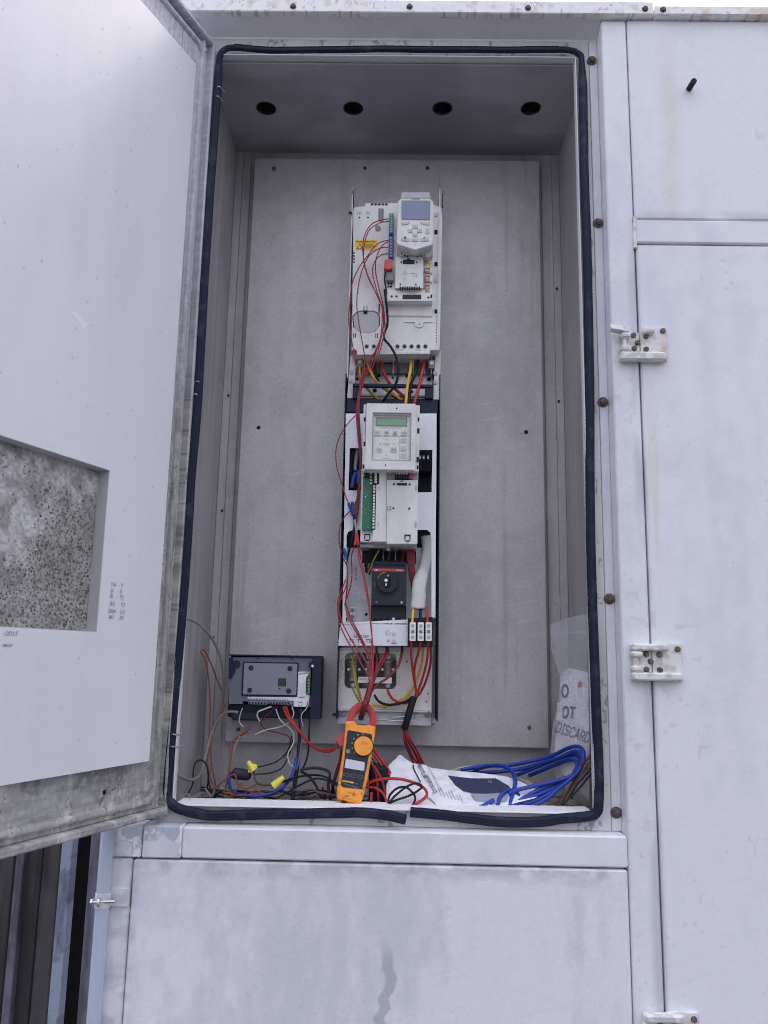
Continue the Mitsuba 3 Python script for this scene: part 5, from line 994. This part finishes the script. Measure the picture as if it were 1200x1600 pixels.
# --- wires in the lower left corner
G = 'thin wires lying in the lower left corner of the cabinet'
LWs = (('m_gcable', .0034, 'grey-brown cable arching out of the left wall', [(289, 966), (302, 970), (318, 981), (333, 1000), (345, 1028), (350, 1060), (346, 1098), (336, 1130), (327, 1162), (321, 1195)], [.12, .16, .2, .25, .28, .28, .28]),
 ('m_obrown', .0016, 'rust red wire hooked at the left wall, long one', [(313, 1018), (320, 1030), (326, 1060), (328.5, 1105), (327, 1150), (330, 1190), (338, 1232)], [.24, .25, .26, .26, .26]),
 ('m_obrown', .0016, 'rust red wire hooked at the left wall, short one', [(313, 1018), (319, 1016), (328, 1033), (340, 1064), (349, 1085)], [.24, .25, .28, .28]),
 ('m_gcable', .0036, 'pale brown cable bending down from under the controller', [(372, 1113), (358, 1112), (346, 1118), (335, 1135), (326, 1160), (319, 1190), (313, 1210), (303, 1218), (288, 1216), (272, 1208)], [.262, .265, .27, .27, .25, .22, .18, .14, .09]),
 ('m_obrown', .0018, 'rust red wire beside the pale brown cable', [(352, 1100), (342, 1124), (331, 1150), (325, 1180), (326, 1205), (335, 1232)], [.27, .27, .25, .22]),
 ('m_black', .0016, 'black wire looped over at the left wall', [(292, 1243), (301, 1225), (302, 1203), (307, 1190), (316, 1188), (324, 1200), (325, 1222), (322, 1238)], [.16, .17, .19, .2]),
 ('m_black', .0016, 'black wire squiggling down from the looped one', [(318, 1188), (325, 1203), (326, 1222), (334, 1240), (350, 1246)], [.2, .2, .18]),
 ('m_obrown', .0022, 'red wire dropping from the tangle under the controller', [(386, 1140), (373, 1150), (362, 1160), (360, 1185), (356, 1215), (350, 1240)], [.26, .25, .24, .22, .2]),
 ('m_obrown', .0015, 'thin red wire in the tangle under the controller', [(392, 1136), (380, 1148), (364, 1156), (372, 1150), (388, 1144)], .26),
 ('m_gcable', .0034, 'grey cable hanging from the tangle under the controller', [(375, 1150), (368, 1165), (363, 1185), (361, 1208)], [.255, .25, .24]),
 ('m_wire_w', .0012, 'white wire end under the left of the controller', [(379, 1106), (375, 1118), (374, 1128), (380, 1136)], .262),
 ('m_wire_w', .0017, 'white wire curling from the left terminal strip of the controller', [(424, 1104), (413, 1108), (404, 1112), (402, 1119), (406, 1127)], [.25, .245, .25]),
 ('m_wire_w', .0014, 'white wire dropping from the middle of the controller to the floor', [(431, 1108), (438, 1125), (452, 1137), (459, 1148), (458, 1162), (450, 1178), (452, 1192), (460, 1200)], [.255, .26, .25, .23, .2]),
 ('m_wire_w', .0013, 'white wire sweeping left below the controller', [(456, 1104), (459, 1116), (453, 1127), (440, 1135), (415, 1141), (398, 1148)], [.25, .255, .26]),
 ('m_dred', .0014, 'dark red wire crossing below the controller', [(424, 1111), (408, 1128), (416, 1140), (435, 1145), (452, 1152), (452, 1170), (444, 1185)], [.255, .26, .25, .23]),
 ('m_black', .0015, 'black wire running to the upper yellow connector', [(456, 1150), (450, 1172), (432, 1190), (402, 1199)], [.25, .23, .2]),
 ('m_black', .0015, 'black wire below it, running to the grey lump', [(458, 1155), (452, 1178), (440, 1200), (420, 1208), (398, 1210)], [.25, .23, .2]),
 ('m_red', .0029, 'thick red lead running from the controller to the meter', [(443, 1104), (448, 1118), (458, 1132), (470, 1146), (484, 1162), (500, 1172), (516, 1172), (527, 1167)], [.25, .25, .24, .2, .15, .12]),
 ('m_red', .0022, 'second red lead beside the thick one', [(447, 1104), (453, 1120), (464, 1136), (478, 1155), (494, 1170), (512, 1175), (526, 1169)], [.25, .25, .24, .2, .15, .12]),
 ('m_navy', .0046, 'thick dark bundle hanging from the right of the controller', [(470, 1108), (469, 1140), (467, 1172), (465, 1195), (461, 1222), (457, 1250)], [.255, .25, .24, .22, .19, .14]),
 ('m_purple', .0022, 'violet wire along the dark bundle', [(472, 1130), (471, 1160), (468, 1185), (463, 1203)], [.25, .24, .2]),
 ('m_black', .0020, 'black wire bowed right of the dark bundle', [(484, 1112), (483, 1140), (482, 1170), (478, 1190), (471, 1204)], [.25, .245, .23, .2]),
 ('m_wire_w', .0011, 'thin pale wire at the green terminal strip', [(483, 1088), (480, 1105), (472, 1115), (471, 1125), (474, 1135)], [.244, .244, .25]),
 ('m_blue', .0033, 'blue cable looping round the grey lump', [(360, 1208), (358, 1222), (362, 1235), (378, 1242), (402, 1244), (428, 1238), (448, 1224), (459, 1205), (463, 1185)], [.2, .17, .15, .14, .15, .18, .2]),
 ('m_brown', .0022, 'brown wire from the upper yellow connector to the floor', [(396, 1202), (398, 1215), (403, 1224), (420, 1226), (440, 1222), (460, 1218)], [.18, .16, .16]),
 ('m_obrown', .0018, 'red wire across the grey lump', [(336, 1232), (352, 1219), (366, 1210), (372, 1226), (385, 1232), (402, 1225)], .16),
 ('m_dark', .0030, 'dark grey cable hooked over to the right', [(470, 1203), (488, 1200), (506, 1202), (515, 1208), (513, 1225), (515, 1240), (521, 1246)], [.16, .15, .12]),
 ('m_black', .0021, 'black wire arching to the meter, upper one', [(440, 1222), (462, 1215), (485, 1211), (506, 1213), (530, 1226)], [.16, .14, .12]),
 ('m_black', .0021, 'black wire arching to the meter, lower one', [(424, 1252), (446, 1240), (470, 1226), (492, 1217), (510, 1219), (532, 1230)], [.12, .13, .12]),
 ('m_navy', .0028, 'slate wire lying on the floor right of the bundle', [(470, 1205), (484, 1214), (494, 1228), (500, 1243), (508, 1248)], [.17, .15, .13]),
 ('m_black', .0022, 'dark wire flat on the floor at the left', [(330, 1244), (352, 1236), (375, 1236), (398, 1242), (430, 1248)], [.17, .19, .16]),
 ('m_gcable', .0012, 'thin grey wire end curled at the left sill', [(276, 1240), (285, 1243), (292, 1240), (297, 1247), (294, 1251)], .09),
 ('m_brown', .0018, 'brown wire tangled on the floor', [(345, 1248), (354, 1232), (362, 1240), (374, 1246), (385, 1238)], .15),
 ('m_obrown', .0016, 'short red wire end on the floor', [(352, 1242), (360, 1246), (368, 1236), (378, 1224)], .14))
for mt, r, lab, p_, d in LWs: wire('loose_cable' if r > .0026 else 'loose_wire', lab, 'cable' if r > .0026 else 'wire', G, mt, r, p_, d)
LP = add(key_of('splice_box'), tube(W([(363, 1206, .19), (370, 1209, .19), (379, 1210, .19), (388, 1212, .19), (392, 1213, .19)]), [.006, .0085, .0105, .0118, .012, .012, .012, .012, .012, .012, .012, .012, .012, .012, .012, .012, .0118, .0115, .011, .011, .0105, .010, .0100, .0095, .009, .008, .007, .006, .005], 12, 7, .9), 'm_breaker', True, 'dark grey lump-shaped splice cover in the blue cable loop', 'splice cover')
for (a0, b0), (a1, b1), y, lab in (((387, 1190), (397, 1204), .172, 'yellow twist connector above the grey lump, upper one'), ((443, 1214), (427, 1228), .128, 'yellow twist connector nearer the sill, lower one')):
    k = thing('wire_connector', lab, 'wire connector'); p0, p1 = at(a0, b0, y), at(a1, b1, y)
    add(k+'__cap', [cyl(p1, p0, .0082, 12, .0048), *[trimesh.convex.convex_hull(np.array([p1+q*.0075, p1+q*.0125+(p0-p1)*.25, p0*.55+p1*.45+q*.006, p1+q*.009+[0, .003, 0], p0*.55+p1*.45+q*.006+[0, .003, 0]])) for q in (np.array([.75, 0, .65]), np.array([-.75, 0, -.65]))]], 'm_yconn', 40)
    add(k+'__mouth', cyl(p1, p1+(p1-p0)*.04, .0062, 10), 'm_dark')
# --- leads right of the meter
G = 'red and black leads right of the meter'
for mt, r, lab, p_, d in (('m_red', .0030, 'red lead arching over the booklet', [(570, 1226), (585, 1220), (605, 1216.5), (630, 1218), (652, 1225), (664, 1233), (667, 1242), (660, 1250), (650, 1256), (644, 1261)], [.12, .10, .085, .08, .075]),
 ('m_red', .0026, 'red lead dropping behind the sill beside the meter', [(572, 1230), (586, 1231), (598, 1239), (604, 1252), (606, 1258)], [.12, .11, .095]), ('m_redw', .0030, 'short red lead standing right of the meter', [(580, 1238), (580, 1248), (579, 1258)], .10),
 ('m_black', .0022, 'black lead looped on the booklet', [(606, 1257), (609, 1243), (620, 1232), (634, 1230), (645, 1239), (649, 1248), (645, 1258)], [.09, .085, .08]), ('m_black', .0022, 'black lead crossing itself on the booklet', [(608, 1255), (620, 1250), (640, 1243), (655, 1234), (659, 1228), (650, 1224), (636, 1229), (618, 1243), (608, 1255)], [.085, .078, .08]),
 ('m_red', .0030, 'red lead falling behind the meter, upper one', [(582, 1168), (592, 1182), (603, 1197), (610, 1208)], [.17, .17, .16]), ('m_red', .0026, 'red lead falling behind the meter, lower one', [(582, 1176), (592, 1190), (603, 1204), (609, 1213)], [.165, .165, .155]), ('m_green', .0018, 'green lead under the red ones behind the meter', [(580, 1183), (592, 1198), (607, 1214)], .16),
 ('m_dred', .0030, 'dark red lead down the left side of the meter', [(534, 1170), (530, 1195), (524, 1215), (519, 1228)], [.14, .15])):
    wire('test_lead' if r > .002 else 'loose_wire', lab, 'lead', G, mt, r, p_, d)
wire('grey_tie', 'pale wire end behind the pamphlet', 'wire', None, 'm_wire_w', .0014, [(706, 1204), (722, 1199), (742, 1197), (756, 1200)], .26)
# debris on the cabinet floor
ms = []
for i in range(240):
    x = rng.uniform(XL+.02, XR-.02) if i % 3 else rng.uniform(XL+.02, -.1); y = rng.uniform(.12, .36); r = rng.uniform(.002, .006)
    m = trimesh.creation.icosphere(1, r); m.apply_scale([1.6, 1.3, .6]); m.apply_transform(trimesh.transformations.rotation_matrix(rng.uniform(0, 6), [0, 0, 1])); m.apply_translation([x, y, ZB+r*.4]); ms.append(m)
add('floor_debris', ms, 'm_grime', False, 'crumbs of dirt scattered over the cabinet floor', 'dirt', None, 'stuff')

# ------------------------------------------------------------------ more of the tangle
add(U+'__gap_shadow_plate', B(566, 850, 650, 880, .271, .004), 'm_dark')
G = 'dark wires between the white covers and the circuit breaker'
for i, (mt, p_, lab) in enumerate((('m_black', [(600, 850), (596, 862), (590, 874), (584, 884)], 'black wire just left of the thin rods above the breaker'), ('m_brown', [(608, 852), (609, 864), (606, 877)], 'brown wire between the thin rods above the breaker'), ('m_black', [(624, 851), (626, 864), (622, 878)], 'black wire right of the thin rods above the breaker'),
                                   ('m_dred', [(629, 851), (630, 866), (627, 879)], 'dark red wire, rightmost above the breaker'), ('m_navy', [(582, 850), (577, 862), (573, 874), (570, 886)], 'slate wire, leftmost above the breaker'))):
    wire('breaker_wire', lab, 'wire', G, mt, .0026, p_, [.235, .24])
G = 'tangle of thin wires on the cabinet floor at the left'
r2 = np.random.default_rng(31)
spans = ((316, 360), (330, 400), (345, 420), (380, 470), (400, 500), (430, 525), (455, 530), (500, 545), (322, 352), (360, 440))
names = ('black', 'brown', 'rust red', 'grey', 'black', 'dark blue', 'brown', 'black', 'grey', 'rust red'); mats = ('m_black', 'm_brown', 'm_obrown', 'm_gcable', 'm_black', 'm_navy', 'm_brown', 'm_black', 'm_gcable', 'm_obrown')
for i, (xa, xb) in enumerate(spans):
    n_ = 6; xs_ = np.linspace(xa, xb, n_)+r2.normal(0, 4, n_); ys_ = 1243+r2.uniform(-14, 5, n_); y_ = r2.uniform(.12, .22)
    wire('floor_wire', f'{names[i]} wire tangled on the cabinet floor, {("first", "second", "third", "fourth", "fifth", "sixth", "seventh", "eighth", "ninth", "tenth")[i]} of the tangle from the left sill', 'wire', G, mats[i], r2.uniform(.0014, .0024), list(zip(xs_, np.minimum(ys_, 1247))), float(y_))
G = 'leads hanging behind the clamp meter'
for mt, r, lab, p_, d in (('m_black', .0030, 'black lead dropping behind the meter on its left', [(537, 1172), (531, 1190), (524, 1212), (519, 1235), (516, 1250)], .16), ('m_brown', .0022, 'brown lead dropping behind the meter on its left', [(536, 1176), (527, 1200), (521, 1226), (523, 1248)], .17),
                          ('m_red', .0026, 'red lead running from the meter into the black box', [(580, 1190), (588, 1210), (590, 1235), (592, 1256)], .13), ('m_redw', .0026, 'second red lead running beside the black box', [(584, 1196), (596, 1218), (602, 1240), (604, 1256)], .125)):
    wire('hanging_lead', lab, 'lead', G, mt, r, p_, d)
